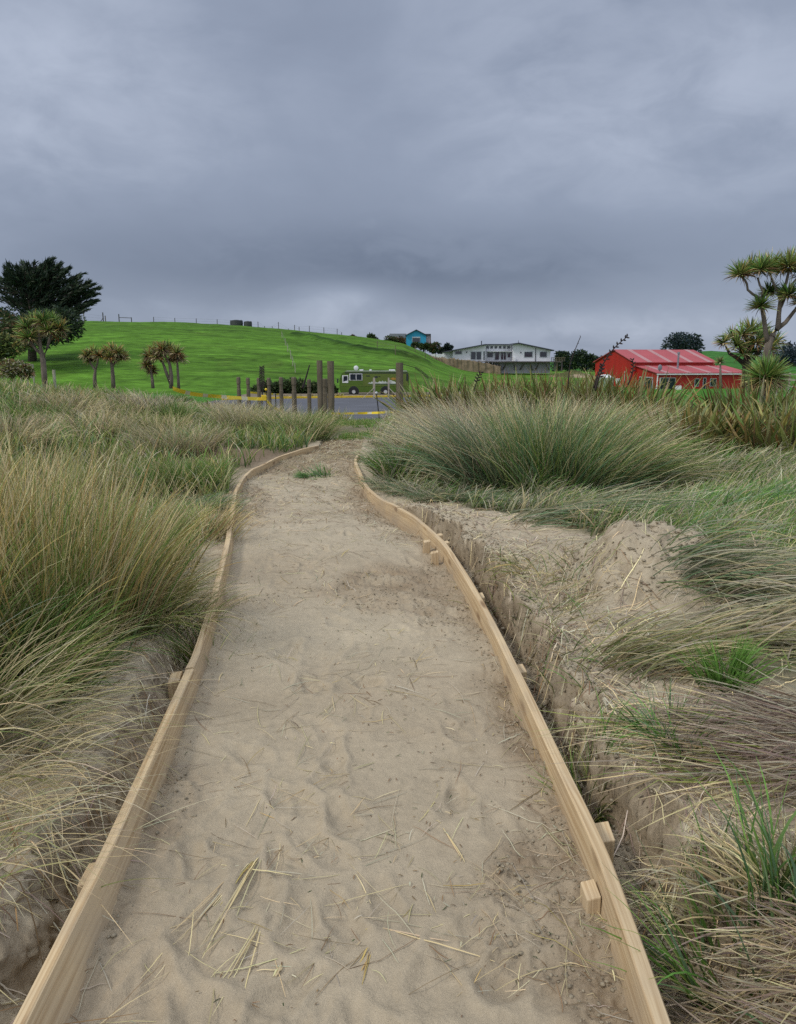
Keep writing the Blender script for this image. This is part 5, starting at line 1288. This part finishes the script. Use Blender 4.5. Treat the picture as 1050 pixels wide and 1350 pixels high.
t6 = cabbage_tree('low round spiky cabbage tree with a brown skirt beneath the tall one', aty(1009, 530, D), [(W3([(1010, 545), (1010, 510), (1009, 500)], D), [.12, .1, .09])], [(*aty(1009, 499, D), 1, {'green': 3, 'olive': 3, 'dark': 1}), (*aty(1013, 497, D + .3), .9, {'green': 3, 'olive': 3, 'gold': .7})], .74, 330, OG, .03, dead=170, seed=6, droop=.35)
# left ones
D = 45
hd = [(35, 432, 0, 1), (45, 425, .4, 1), (57, 423, -.4, 1.05), (70, 425, .3, 1), (80, 433, 0, .95), (38, 446, -.4, .95), (50, 438, .6, 1), (64, 436, -.5, 1), (77, 442, .3, .9), (32, 443, .3, .9)]
limbs = [(W3([(60, 515), (58.5, 492), (57, 474), (54, 460), (52, 446), (52, 430)], D), [.17, .16, .15, .11, .08, .05]), (W3([(57, 472), (63, 458), (66, 446), (72, 430)], D), [.11, .08, .07, .05]), (W3([(56, 468), (48, 461), (41, 452), (37, 440)], D), [.10, .08, .06, .05])]
cabbage_tree('tall round-crowned cabbage tree at the left, in front of the macrocarpa', aty(59, 505, D), limbs, [(*aty(h[0], h[1], D + h[2]), h[3], OB if i % 3 == 1 else OG) for i, h in enumerate(hd)], .75, 130, OG, .05, dead=26, seed=7)
D = 52
hd = [(115, 469, 0, .85), (123, 466, .4, .9), (131, 469, -.3, .85), (119, 475, .2, .8)]
cabbage_tree('small leaning cabbage tree, left of the pair with rusty crowns on the green hill', aty(125, 500, D), [(W3([(126, 512), (125, 498), (126, 488), (119, 478), (117, 470)], D), [.14, .12, .09, .06, .04]), (W3([(126, 488), (129, 478), (130, 470)], D), [.08, .06, .04])], [(*aty(h[0], h[1], D + h[2]), h[3], OC) for h in hd], .72, 120, OB, .05, dead=34, droop=1.3, seed=8)
hd = [(140, 466, 0, .9), (148, 463, .4, .95), (156, 465, -.3, .9), (163, 471, .2, .8), (145, 472, -.4, .85), (154, 473, .3, .85)]
cabbage_tree('small upright cabbage tree, right of the pair with rusty crowns on the green hill', aty(149, 500, D), [(W3([(150, 512), (149, 495), (148, 483), (146, 472)], D), [.15, .13, .11, .05]), (W3([(148, 484), (154, 475), (159, 470)], D), [.08, .06, .04])], [(*aty(h[0], h[1], D + h[2]), h[3], OC) for h in hd], .72, 120, OB, .05, dead=34, droop=1.3, seed=9)
hd = [(197, 470, 0, .95), (205, 464, .4, 1), (214, 461, -.3, 1), (223, 462, .4, 1), (233, 466, -.3, .95), (238, 473, .2, .85), (208, 471, -.4, .9), (228, 473, .5, .9), (194, 482, 0, .85), (201, 489, .3, .8)]
limbs = [(W3([(226, 512), (226, 495), (224, 480), (216, 466)], D), [.15, .13, .1, .05]), (W3([(236, 514), (235, 495), (234, 478), (236, 472)], D), [.11, .09, .07, .05]), (W3([(225, 505), (219, 490), (215, 478), (206, 468)], D), [.12, .1, .08, .05]), (W3([(202, 512), (201, 500), (199, 488), (198, 474)], D), [.12, .1, .08, .05])]
cabbage_tree('multi-stemmed cabbage tree clump with brown skirts left of the yellow tape', aty(218, 503, D), limbs, [(*aty(h[0], h[1], D + h[2]), h[3], OC) for i, h in enumerate(hd)], .76, 120, OB, .05, dead=50, seed=10, droop=1.3)

def leaf_cloud(r, C, R, n, size, cols, flat=.5, elong=2.0, shade=True):
    """leaf-sized faces through the volume of several clumps"""
    C = np.asarray(C, float); R = np.asarray(R, float)
    k = r.choice(len(C), n, p=R ** 2 / (R ** 2).sum())
    d = r.normal(0, 1, (n, 3)); d /= np.linalg.norm(d, axis=1)[:, None]
    rad = R[k] * (.35 + .75 * r.uniform(0, 1, n) ** .6)
    P = C[k] + d * rad[:, None] * np.array((1, 1, flat))
    a = d + r.normal(0, .5, (n, 3)); a[:, 2] *= .6; a /= np.linalg.norm(a, axis=1)[:, None]
    b = np.cross(a, r.normal(0, 1, (n, 3))); b /= np.linalg.norm(b, axis=1)[:, None]
    s = size * r.uniform(.6, 1.4, n)
    V = np.stack([P - b * s[:, None] * .3, P + a * s[:, None] * elong * .5, P + b * s[:, None] * .3, P - a * s[:, None] * elong * .35], 1)
    col = pick(n, cols, .3, r)
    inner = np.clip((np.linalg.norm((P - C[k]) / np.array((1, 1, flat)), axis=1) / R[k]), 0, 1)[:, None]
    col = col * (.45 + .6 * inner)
    q = np.arange(n * 4).reshape(-1, 4)
    return V.reshape(-1, 3), q, np.repeat(col, 4, 0)
PAL.update({'pine': (.018, .032, .020), 'pine2': (.030, .045, .022), 'far': (.030, .048, .056), 'far2': (.042, .062, .066), 'bush': (.035, .06, .02), 'bush2': (.06, .075, .025), 'rustbush': (.10, .06, .03)})  # far tones: distance haze mixed into the leaf colour as blue
def clump_tree(label, cat, name, base, clumps, n, size, cols, trunk=None, bark=DBARK, flat=.8, seed=1, group=None, elong=1.6):
    t = thing(name, label, cat, base, group); b = np.array(base)
    r = np.random.default_rng(seed)
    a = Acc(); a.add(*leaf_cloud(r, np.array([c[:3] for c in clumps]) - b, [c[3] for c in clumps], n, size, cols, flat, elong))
    a.build('crown', M['leaf'], t)
    bm = bmesh.new()
    top = np.mean([c[:3] for c in clumps], 0) - b
    if trunk:
        for pts, rads in trunk: add_tube(bm, [Vector(p) - Vector(base) for p in pts], rads, 7)
    else:
        add_tube(bm, [(0, 0, -.5), (top[0] * .6, top[1] * .6, top[2] * .5), tuple(top)], [.25, .16, .06], 7)
    obj('trunk', bm, bark, t, True)
    return t
# macrocarpa: upswept limbs carrying flat sprays
D = 118; r = np.random.default_rng(61)
bz_ = aty(45, 445, D); base = Vector((aty(40, 445, D).x, D, float(hill_z(aty(40, 445, D).x, D)) - .3))
t = thing('macrocarpa_tree', 'large dark wind-shaped conifer at the left edge on the hill', 'tree', base)
a = Acc(); bmk = bmesh.new()
add_tube(bmk, [(0, 0, -.5), (.2, 0, 3), (.3, 0, 6), (.5, 0, 9)], [.7, .55, .4, .2], 9)
tips = [(8, 352), (22, 350), (40, 352), (55, 350), (63, 342), (70, 340), (74, 350), (88, 354), (92, 352), (104, 362), (110, 360), (118, 370), (131, 379), (128, 385), (120, 396), (126, 394), (112, 404), (104, 408), (95, 412), (-20, 360), (-40, 370), (0, 365), (15, 362), (30, 365), (48, 362), (62, 358), (80, 368), (95, 375), (108, 385), (85, 395), (70, 385), (50, 385), (30, 390), (10, 390), (-15, 400), (60, 405), (35, 410), (5, 412), (100, 395), (80, 415), (45, 420), (20, 425), (-5, 425), (90, 420), (65, 425), (-30, 420), (40, 436), (70, 438), (55, 442), (25, 440), (85, 432), (5, 440), (95, 428), (30, 345), (12, 346), (80, 347), (124, 374), (46, 346)]
for (px, py) in tips * 3:
    dep = r.uniform(-3.2, 3.2); jt = r.normal(0, 4, 2) if r.uniform() < .5 else (0, 0)
    T = np.array(aty(px + jt[0], py + abs(jt[1]), D + dep)) - np.array(base)
    st = np.array((.3, 0, r.uniform(.62, .95) * max(T[2], 1.5)))
    pts = [st + (T - st) * u + np.array((0, 0, -.9 * math.sin(u * PI) * .9)) for u in np.linspace(0, 1, 7)]
    add_tube(bmk, pts, list(np.linspace(.16, .03, 7)), 5)
    m_ = 130
    u = r.uniform(.25, 1, m_) ** .7
    cp = np.array([np.interp(u, np.linspace(0, 1, 7), [p[i] for p in pts]) for i in range(3)]).T
    wd = (.10 + .75 * (1 - u) ** .7 * 1.0)
    P = cp + r.normal(0, 1, (m_, 3)) * wd[:, None] * np.array((1, 1, .26))
    dirv_ = (T - st) / np.linalg.norm(T - st); aa = dirv_ + r.normal(0, .35, (m_, 3)) + np.array((0, 0, .12)); aa /= np.linalg.norm(aa, axis=1)[:, None]
    bb = np.cross(aa, r.normal(0, 1, (m_, 3))); bb /= np.linalg.norm(bb, axis=1)[:, None]
    s = r.uniform(.18, .4, m_)[:, None]
    V = np.stack([P - bb * s * .32, P + aa * s * 2.0, P + bb * s * .32, P - aa * s * .7], 1).reshape(-1, 3)
    a.add(V, np.arange(m_ * 4).reshape(-1, 4), np.repeat(pick(m_, {'pine': 3, 'pine2': 2}, .35, r), 4, 0))
a.build('crown', M['leaf'], t); obj('trunk', bmk, DBARK, t, True)
# bushes at the left edge
def bush(label, px, py, D, wpx, hpx, n, size, cols, seed, name='bush', cat='bush', clumps=7, group=None, zb=None, flat=.8):
    r = np.random.default_rng(seed); cs = []
    m = D / 1000
    for k in range(clumps):
        u = r.uniform(-.5, .5) * .75; v = r.uniform(.25, .75); v = min(v, .95 - abs(u))
        p = aty(px + u * wpx, py - v * hpx, D + r.uniform(-.3, .3) * wpx * m)
        cs.append((*p, r.uniform(.26, .38) * min(wpx, hpx * 1.3) * m))
    b = aty(px, py, D)
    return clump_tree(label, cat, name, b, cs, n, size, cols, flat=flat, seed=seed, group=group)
bush('rounded olive bush at the left edge below the macrocarpa', 5, 476, 60, 40, 38, 2600, .22, {'olive': 2, 'bush2': 3, 'gold': .7, 'bush': 2}, 71)
bush('dark scrubby bush behind the tall left cabbage tree', 12, 462, 85, 60, 50, 2600, .3, {'bush': 3, 'bush2': 2, 'rustbush': 1}, 72)
bush('dense dark undergrowth at the foot of the macrocarpa', 42, 458, 110, 120, 52, 5200, .4, {'pine': 3, 'pine2': 2, 'bush': 1}, 74, clumps=10)
bush('brown scrub at the left edge on the dune', 14, 498, 50, 70, 22, 1800, .18, {'bush2': 2, 'brown': 2, 'grey': 2, 'olive': 2}, 73, clumps=9)
# bushes round the blue house
for i, (px, py, w_, h_, cols, lab) in enumerate(((465, 449, 20, 8, {'rustbush': 3, 'bush': 2}, 'low rusty shrub on the skyline, left of the blue house shrubs'), (491, 452, 20, 11, {'bush': 4}, 'rounded dark shrub on the skyline between the rusty shrub and the blue house'), (513, 456, 16, 13, {'bush': 3, 'rustbush': 1}, 'dark bush at the left end of the grey roofed wing'), (527, 457, 18, 12, {'bush': 2, 'rustbush': 3}, 'reddish bush against the left of the blue gable'),
        (547, 460.5, 9, 9, {'bush2': 2, 'bush': 2}, 'spiky olive bush in front of the blue house window'), (559, 461, 13, 9, {'bush': 3, 'bush2': 1}, 'low green bush at the foot of the blue gable'), (571, 466, 18, 15, {'bush': 4, 'rustbush': 1}, 'dark round bush right of the blue house'), (583, 466, 9, 9, {'pine': 3, 'far': 1}, 'small dark tree between the two houses, left one'), (591.5, 464, 10, 12, {'pine': 3, 'far': 1}, 'small dark tree rising behind the left end of the white house'))):
    bush(lab, px, py, 192 if px < 575 else 196, w_, h_, 1000, .45, cols, 80 + i, group='shrubs round the houses', clumps=6)
for i, (px, py, w_, h_, lab) in enumerate(((741, 476, 22, 13, 'hedge-like dark bush at the right end of the deck'), (764, 478, 22, 17, 'round dark tree between the white house and the red shed'), (781, 479, 22, 11, 'lower dark tree against the left end of the red shed'), (800, 478, 24, 10, 'dark tree mostly behind the red gable'))):
    bush(lab, px, py, 215, w_, h_, 1300, .55, {'bush': 3, 'pine': 2, 'far': 1}, 95 + i, name='tree', cat='tree', group='trees right of the white house')
# low scrub and rough ground right of the house
gx = np.linspace(aty(722, 487, 172).x, aty(790, 487, 172).x, 60); gy = np.linspace(169, 178, 16)
BX, BY = np.meshgrid(gx, gy); bt = np.sin(np.clip((BX - gx[0]) / (gx[-1] - gx[0]), 0, 1) * PI) ** .5 * np.sin(np.clip((BY - 169) / 9, 0, 1) * PI) ** .6
BZ = -2.6 + bt * (1.5 + .9 * fbm(BX * .35, BY * .35, 511, 4))
bc = np.where((fbm(BX * .3, BY * .5, 515, 3) > .05)[..., None], np.array((.30, .235, .16)), np.array((.10, .10, .04)))
tag(link_mesh('earth_bank', fast_mesh('earth_bank', np.stack([BX, BY, BZ], -1).reshape(-1, 3), grid_quads(16, 60), bc.reshape(-1, 3)), M['pasture']), 'pale tan bank of bare earth between the white house and red shed', 'bank')

# far trees
bush('large dark round tree on the skyline behind the red shed roof', 899, 467, 300, 44, 27, 3200, .8, {'far': 3, 'pine': 2}, 101, name='tree', cat='tree', clumps=14, flat=.9)
r = np.random.default_rng(105); cs = []; tr_ = []
for k in range(70):
    px = 1008 + r.uniform(0, 1) ** .9 * 120; top = np.interp(px, [1008, 1022, 1030, 1045, 1130], [472, 456, 449, 452, 450]) + r.uniform(-1, 3); Dd = 330 + r.uniform(-15, 15)
    for u in np.linspace(0, 1, 6):
        py_ = top + (480 - top) * u; cs.append((*aty(px, py_, Dd), .5 + 2.0 * u))
a = Acc(); a.add(*leaf_cloud(r, [c[:3] for c in cs], [c[3] for c in cs], 14000, .85, {'far': 3, 'far2': 1}, 1.1, 1.8)); 
tag(a.build('pine_forest', M['leaf']), 'blue-green pine plantation on the horizon at the right edge', 'forest', kind='stuff')
r = np.random.default_rng(106); cs = [(*aty(px, 481 + r.uniform(-3, 2), 260), 2.2) for px in np.linspace(735, 800, 20)]
a = Acc(); a.add(*leaf_cloud(r, [c[:3] for c in cs], [c[3] for c in cs], 3500, .7, {'far': 1, 'bush': 3}, .9, 1.6)); tag(a.build('far_scrub', M['leaf']), kind='stuff')

# ---------------------------------------------------------------- flax
def flax(label, X, Y, r0, n, L, cols, w, seed, spread=.55, group=None, wind=(0, 0), bend=.55):
    r = np.random.default_rng(seed); a = Acc()
    rho = np.sqrt(r.uniform(0, 1, n)) * r0; ph = r.uniform(-PI, PI, n)
    x = X + rho * np.cos(ph); y = Y + rho * np.sin(ph); z = (G(x, y, False) if Y < 47 else np.full(n, -2.3)) - .05
    az, ti = combine(ph + r.normal(0, .9, n), spread * (.1 + .9 * rho / r0) * r.uniform(.5, 1.35, n), wind[0], wind[1])
    c = .8 * pick(n, cols, .4, r); tip = pick(n, {'olive': 3, 'gold': 1.6, 'rust': 1.4, 'brown': 1, 'straw': .7}, .3, r)
    Lr = L * r.uniform(.5, 1.08, n)
    V, Q, C = blades(np.column_stack([x, y, z]), Lr, az, ti, bend * r.uniform(0, 1, n) ** 2.2 * 2.0, w * r.uniform(.6, 1.15, n), c * .28, c * .55 + tip * .4, 6, 2.4, None, .04, flat=.7, taper=3.0, r=r)  # leaf bases darkened in colour for the shade in the gaps between leaves
    a.add(V, Q, C)
    o = Vector((X, Y, float(G(X, Y, False)) if Y < 47 else -2.3)); ob = a.build('flax_bush', M['flax'], origin=o); ob.location = o
    return tag(ob, label, 'flax bush', group)
FX1 = {'olive': 4, 'green': 3, 'gold': .7, 'rust': .6, 'dark': 2.5, 'brown': .8}
FX2 = {'olive': 4, 'gold': 1.4, 'rust': 1.3, 'green': 3, 'brown': .8, 'dark': 2}
GF = 'flax bushes on the right'
def fp(px, py, z=.05): p = atz(px, py, z); return p.x, p.y
for i, (px, D, r0, n, L, cols, w, sp, lab) in enumerate((
    (905, 12.2, .55, 330, 1.25, FX2, .050, .62, 'large rusty flax bush in front of the right half of the red shed'),
    (962, 12.6, .6, 300, 1.2, FX2, .048, .7, 'orange-tinged flax bush below the spiky cabbage tree'),
    (1030, 11.6, .6, 330, 1.25, FX1, .05, .65, 'dark green flax bush at the right edge, cut by the frame'),
    (868, 14.5, .5, 200, 1.25, FX1, .05, .6, 'greyish flax bush between the rusty one and the straw tussock'),
    (835, 16.5, .6, 240, 1.55, FX1, .055, .6, 'flax bush in front of the red gable wall'),
    (780, 17.5, .65, 240, 1.6, FX1, .06, .55, 'flax bush below the gap between the white house and red shed'),
    (735, 18, .6, 230, 1.6, FX2, .06, .5, 'orange-tipped flax bush below the right end of the white house'),
    (690, 18.5, .65, 240, 1.6, FX1, .06, .5, 'green flax bush below the middle of the white house'),
    (645, 19, .6, 210, 1.5, FX2, .06, .55, 'flax bush below the left wing of the white house'),
    (605, 20, .55, 180, 1.5, FX2, .06, .55, 'flax bush with upright orange leaves below the retaining bank'),
    (572, 21, .6, 200, 1.45, FX1, .06, .75, 'dark flax bush right of the thick lone post'),
    (985, 17, .7, 240, 1.5, FX2, .055, .6, 'flax bush behind the orange-tinged one at the right'),
    (1062, 15, .7, 240, 1.5, FX1, .055, .6, 'far flax bush at the right edge behind the dark green one'))):
    flax(lab, (px - 525) / 1000 * D * 1.0, D, r0 * 1.15, int(n * 1.5), L * (.80 if D < 16 else 1.02), cols, w * (1.05 if D < 16 else .85), 200 + i, sp * 1.25, GF)
GF2 = 'low flax and shrubs along the left of the car park'
FB = {'dark': 3, 'olive': 3, 'brown': 2, 'green': 1, 'rust': .6}
for i, (px, D, r0, L, lab) in enumerate(((262, 40, .9, 1.2, 'low dark flax left of the leftmost bollard, farther from it'), (285, 41, .9, 1.2, 'low brown flax between the tape and the leftmost bollard'), (305, 44, 1.0, 1.6, 'round dark flax behind the leftmost bollard'), (325, 45, .9, 1.5, 'dark flax behind the capped bollard'),
     (270, 31, .8, .9, 'brownish flax just above the long yellow tape'), (300, 31, .8, .85, 'straw-brown flax above the middle of the long tape'))):
    flax(lab, (px - 525) / 1000 * D, D, r0, 260, L, FB, .07, 240 + i, .7, GF2)
for i, (px, w_, h_, lab) in enumerate(((345, 22, 20, 'dark shrub behind the seed stalk'), (366, 22, 18, 'dark shrub behind the narrow bollard'), (386, 24, 22, 'dark shrub behind the broad pale bollard'), (406, 22, 18, 'dark shrub left of the tall pair of posts'), (430, 20, 16, 'dark green shrub behind the tall pair of posts'))):
    bush(lab, px, 521, 90, w_ * 1.2, h_, 1500, .3, {'bush': 3, 'bush2': 2, 'dark': 2}, 120 + i, name='shrub', cat='shrub', group='dark shrubs behind the kerb', clumps=8)
for i, (px, w_, lab) in enumerate(((376, 9, 'brown tuft on the kerb, leftmost'), (392, 10, 'second brown tuft on the kerb from the left'), (414, 9, 'brown tuft on the kerb just left of the tall posts'), (445.5, 7.5, 'brown round tuft on the kerb by the front of the motorhome'))):
    D = float(edge_y((px - 525) / 1000 * 80)) + .9
    p = aty(px, 521, D)
    tussock(lab, p.x, D, .25, 140, .75, .8, .7, {'olive': 2, 'brown': 2, 'straw': 1}, w=.07, clamp=None, group='brown tufts along the kerb')
    ob = bpy.context.scene.objects[-1] if False else None
# flower stalks of the flax: dark stems with pods
POD = mat('dark_seed_pod', (0.030, 0.020, 0.018), 0.7, 0.3, 6)
def stalk(label, pts, D, r0, pods, pr, m=POD, name='flax_stalk', alt=1.0):
    P = [aty(p[0], p[1], D) for p in pts]; b = P[0]
    t = thing(name, label, 'flower stalk', b)
    R = resample(P, max((P[-1] - P[0]).length / 14, .05))
    obj('stem', tube([p - b for p in R], list(np.linspace(r0, r0 * .5, len(R))), 6), m, t, True)
    bm = bmesh.new()
    n = len(R)
    for k in range(pods):
        u = .45 + .55 * k / max(pods - 1, 1); i = min(int(u * (n - 1)), n - 2); p = R[i].lerp(R[i + 1], u * (n - 1) - i) - b
        d = (R[i + 1] - R[i]).normalized(); s = Vector((d.z, 0, -d.x)) * (1 if k % 2 else -1)
        e = p + s * pr * 2.2 * (1.15 - .5 * (u - .45)) * alt + d * pr * 1.6 + Vector((0, random.uniform(-1, 1) * pr, 0))
        add_tube(bm, [p, (p + e) / 2, e], [pr * .35, pr * .75, pr * .3], 6)
    if pods: obj('seed_pods', bm, m, t)
    return t
stalk('dark slanting flax stalk with pods in front of the left of the red shed', [(783, 512), (790, 490), (803, 468), (814, 455), (827, 444)], 14, .016, 15, .022)
stalk('dark podded stalk in front of the lean-to corner of the red shed', [(828, 508), (834, 492), (835, 480), (834, 474)], 14, .014, 9, .020)
stalk('black and white podded stalk in front of the grey-green tank', [(785, 515), (789, 500), (793, 490), (794, 482)], 13, .02, 9, .024)
stalk('thin dark bare stalk below the right end of the white house', [(749, 512), (752, 480), (759, 460), (766, 443)], 15, .013, 5, .010)
stalk('tall dark seed head with stepped pods among the bollards', [(346, 533), (346, 515), (345.5, 500), (345.5, 484)], 30, .03, 26, .04, alt=1.3)
stalk('black slanting stalk leaning right behind the dark topped bollard', [(399, 512), (403, 500), (408.5, 481)], 46, .07, 0, .03)
stalk('arching dark podded stalk drooping right from the thick lone post', [(531, 480), (545, 484), (556, 490), (565, 498)], 30, .014, 22, .024)
stalk('knobbly dark stalk above the flax below the white house', [(625, 515), (629, 502), (632, 494), (634, 491)], 18, .015, 8, .03)
SKY_LOBES = [(600, 362, 220, 48, -0.24), (230, 345, 280, 50, -0.16), (520, 310, 480, 75, -.16), (455, 390, 60, 18, 0.24), (400, 415, 160, 16, .10), (820, 120, 320, 170, 0.17), (40, 110, 220, 140, 0.18), (880, 350, 240, 50, -0.12), (740, 434, 320, 18, 0.14), (470, 150, 120, 120, -.10)]
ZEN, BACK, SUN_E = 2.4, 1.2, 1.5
# ---------------------------------------------------------------- sky, sun, camera
SUN_EL, SUN_AZ = math.radians(46), math.radians(245)      # high, behind the viewer's left shoulder, veiled by cloud
w = bpy.data.worlds.new('World'); S.world = w; w.use_nodes = True
t = w.node_tree; nn = t.nodes; l = t.links; bg = nn['Background']
sky = nn.new('ShaderNodeTexSky'); sky.sky_type = 'NISHITA'; sky.sun_disc = False
sky.sun_elevation = SUN_EL; sky.sun_rotation = SUN_AZ
tc = nn.new('ShaderNodeTexCoord')
sx = nn.new('ShaderNodeSeparateXYZ'); l.new(tc.outputs['Generated'], sx.inputs[0])
def math_(op, a, b=None, clamp=False):
    q = nn.new('ShaderNodeMath'); q.operation = op; q.use_clamp = clamp
    for i, v in enumerate((a, b)):
        if v is None: continue
        if isinstance(v, (int, float)): q.inputs[i].default_value = v
        else: l.new(v, q.inputs[i])
    return q.outputs[0]
def maprange(v, a, b, c, d, smooth=True):
    q = nn.new('ShaderNodeMapRange'); q.inputs[1].default_value = a; q.inputs[2].default_value = b; q.inputs[3].default_value = c; q.inputs[4].default_value = d
    if smooth: q.interpolation_type = 'SMOOTHSTEP'
    l.new(v, q.inputs[0]); return q.outputs[0]
def noise(scale, detail, rough, off, stretch=(1, 1, 1), dist=0.3):
    mp = nn.new('ShaderNodeMapping'); mp.inputs['Location'].default_value = off; mp.inputs['Scale'].default_value = stretch
    l.new(tc.outputs['Generated'], mp.inputs['Vector'])
    q = nn.new('ShaderNodeTexNoise'); q.inputs['Scale'].default_value = scale; q.inputs['Detail'].default_value = detail
    q.inputs['Roughness'].default_value = rough; q.inputs['Distortion'].default_value = dist
    l.new(mp.outputs[0], q.inputs['Vector']); return q.outputs['Fac']
n1 = noise(1.7, 6, 0.5, (3.1, 1.7, .4), (1, 1, 1.9))
n2 = noise(4.2, 7, 0.52, (7.7, 2.2, .9), (1, 1, 2.0), 0.4)
n3 = noise(11, 7, 0.55, (1.3, 4.4, .2), (1, 1, 2.2), 0.5)
def lobe(px, py, sharp_x, sharp_y):
    """broad bank of cloud around one direction"""
    d = Vector(ray(px, py)).normalized()
    az = math.atan2(d.x, d.y); el = math.asin(d.z)
    a = nn.new('ShaderNodeMath'); a.operation = 'ARCTAN2'; l.new(sx.outputs['X'], a.inputs[0]); l.new(sx.outputs['Y'], a.inputs[1])
    e = nn.new('ShaderNodeMath'); e.operation = 'ARCSINE'; l.new(sx.outputs['Z'], e.inputs[0])
    u = math_('MULTIPLY', math_('SUBTRACT', a.outputs[0], az), 1000 / sharp_x); v = math_('MULTIPLY', math_('SUBTRACT', e.outputs[0], el), 1000 / sharp_y)
    r2 = math_('ADD', math_('MULTIPLY', u, u), math_('MULTIPLY', v, v))
    return math_('EXPONENT', math_('MULTIPLY', r2, -1.0))
tone = math_('ADD', math_('MULTIPLY', math_('SUBTRACT', n1, 0.5), 0.52), math_('MULTIPLY', math_('SUBTRACT', n2, 0.5), 0.40))
tone = math_('ADD', tone, 0.50)
tone = math_('ADD', tone, math_('MULTIPLY', math_('MULTIPLY', math_('SUBTRACT', n3, 0.5), maprange(sx.outputs['Z'], 0.38, 0.06, 0.04, 0.36)), 1.0))
for (px, py, a, b, amt) in SKY_LOBES:
    tone = math_('ADD', tone, math_('MULTIPLY', math_('MULTIPLY', lobe(px, py, a, b), maprange(math_('ADD', math_('MULTIPLY', n2, 0.5), math_('MULTIPLY', n3, 0.5)), 0.35, 0.62, 0.45, 1.25) ), amt))
rp = nn.new('ShaderNodeValToRGB'); l.new(tone, rp.inputs[0])
er = rp.color_ramp; er.elements[0].position = 0.0; er.elements[0].color = (0.105, 0.135, 0.205, 1)
er.elements[1].position = 1.0; er.elements[1].color = (0.55, 0.61, 0.74, 1)
e = er.elements.new(0.5); e.color = (0.295, 0.344, 0.450, 1)
# thin: brightness added to the unseen sky overhead and behind, to light the ground
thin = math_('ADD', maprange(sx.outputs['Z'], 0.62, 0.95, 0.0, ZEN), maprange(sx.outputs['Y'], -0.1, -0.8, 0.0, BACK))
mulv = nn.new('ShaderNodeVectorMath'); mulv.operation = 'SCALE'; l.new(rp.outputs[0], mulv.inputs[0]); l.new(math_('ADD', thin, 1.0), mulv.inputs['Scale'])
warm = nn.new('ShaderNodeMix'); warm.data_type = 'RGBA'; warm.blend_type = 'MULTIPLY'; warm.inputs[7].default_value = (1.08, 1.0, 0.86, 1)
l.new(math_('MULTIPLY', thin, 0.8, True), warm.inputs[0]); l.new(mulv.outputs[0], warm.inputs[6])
sc = nn.new('ShaderNodeVectorMath'); sc.operation = 'SCALE'; sc.inputs['Scale'].default_value = 1.0; l.new(sky.outputs[0], sc.inputs[0])
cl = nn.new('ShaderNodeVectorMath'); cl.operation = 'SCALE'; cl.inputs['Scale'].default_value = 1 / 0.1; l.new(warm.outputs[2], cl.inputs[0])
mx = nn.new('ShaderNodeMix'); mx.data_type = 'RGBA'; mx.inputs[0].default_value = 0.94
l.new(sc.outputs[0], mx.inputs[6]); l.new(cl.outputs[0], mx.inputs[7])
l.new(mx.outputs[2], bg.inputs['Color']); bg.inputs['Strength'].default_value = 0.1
sun = bpy.data.lights.new('sun', 'SUN'); sun.energy = SUN_E; sun.angle = math.radians(12); sun.color = (1, 0.94, 0.84)
so = bpy.data.objects.new('sun', sun); COL.objects.link(so)
dirv = Vector((math.sin(SUN_AZ) * math.cos(SUN_EL), math.cos(SUN_AZ) * math.cos(SUN_EL), math.sin(SUN_EL)))
so.rotation_euler = dirv.to_track_quat('Z', 'Y').to_euler()
cam = bpy.data.cameras.new('camera'); co = bpy.data.objects.new('camera', cam); COL.objects.link(co)
co.location = (0, 0, EYE); co.rotation_euler = (PI / 2 - PITCH, 0, 0)
cam.sensor_fit = 'VERTICAL'; cam.sensor_height = 24; cam.lens = 24 * 1000 / 1350
cam.clip_start = 0.05; cam.clip_end = 5000
S.camera = co
S.view_settings.view_transform = 'Standard'; S.view_settings.look = 'None'; S.view_settings.exposure = 0; S.view_settings.gamma = 1
S.render.engine = 'CYCLES'
S.cycles.max_bounces = 6; S.cycles.diffuse_bounces = 3; S.cycles.transmission_bounces = 3; S.cycles.glossy_bounces = 2
S.cycles.use_denoising = False; S.cycles.denoising_input_passes = 'RGB_ALBEDO_NORMAL'; S.cycles.denoising_prefilter = 'NONE'
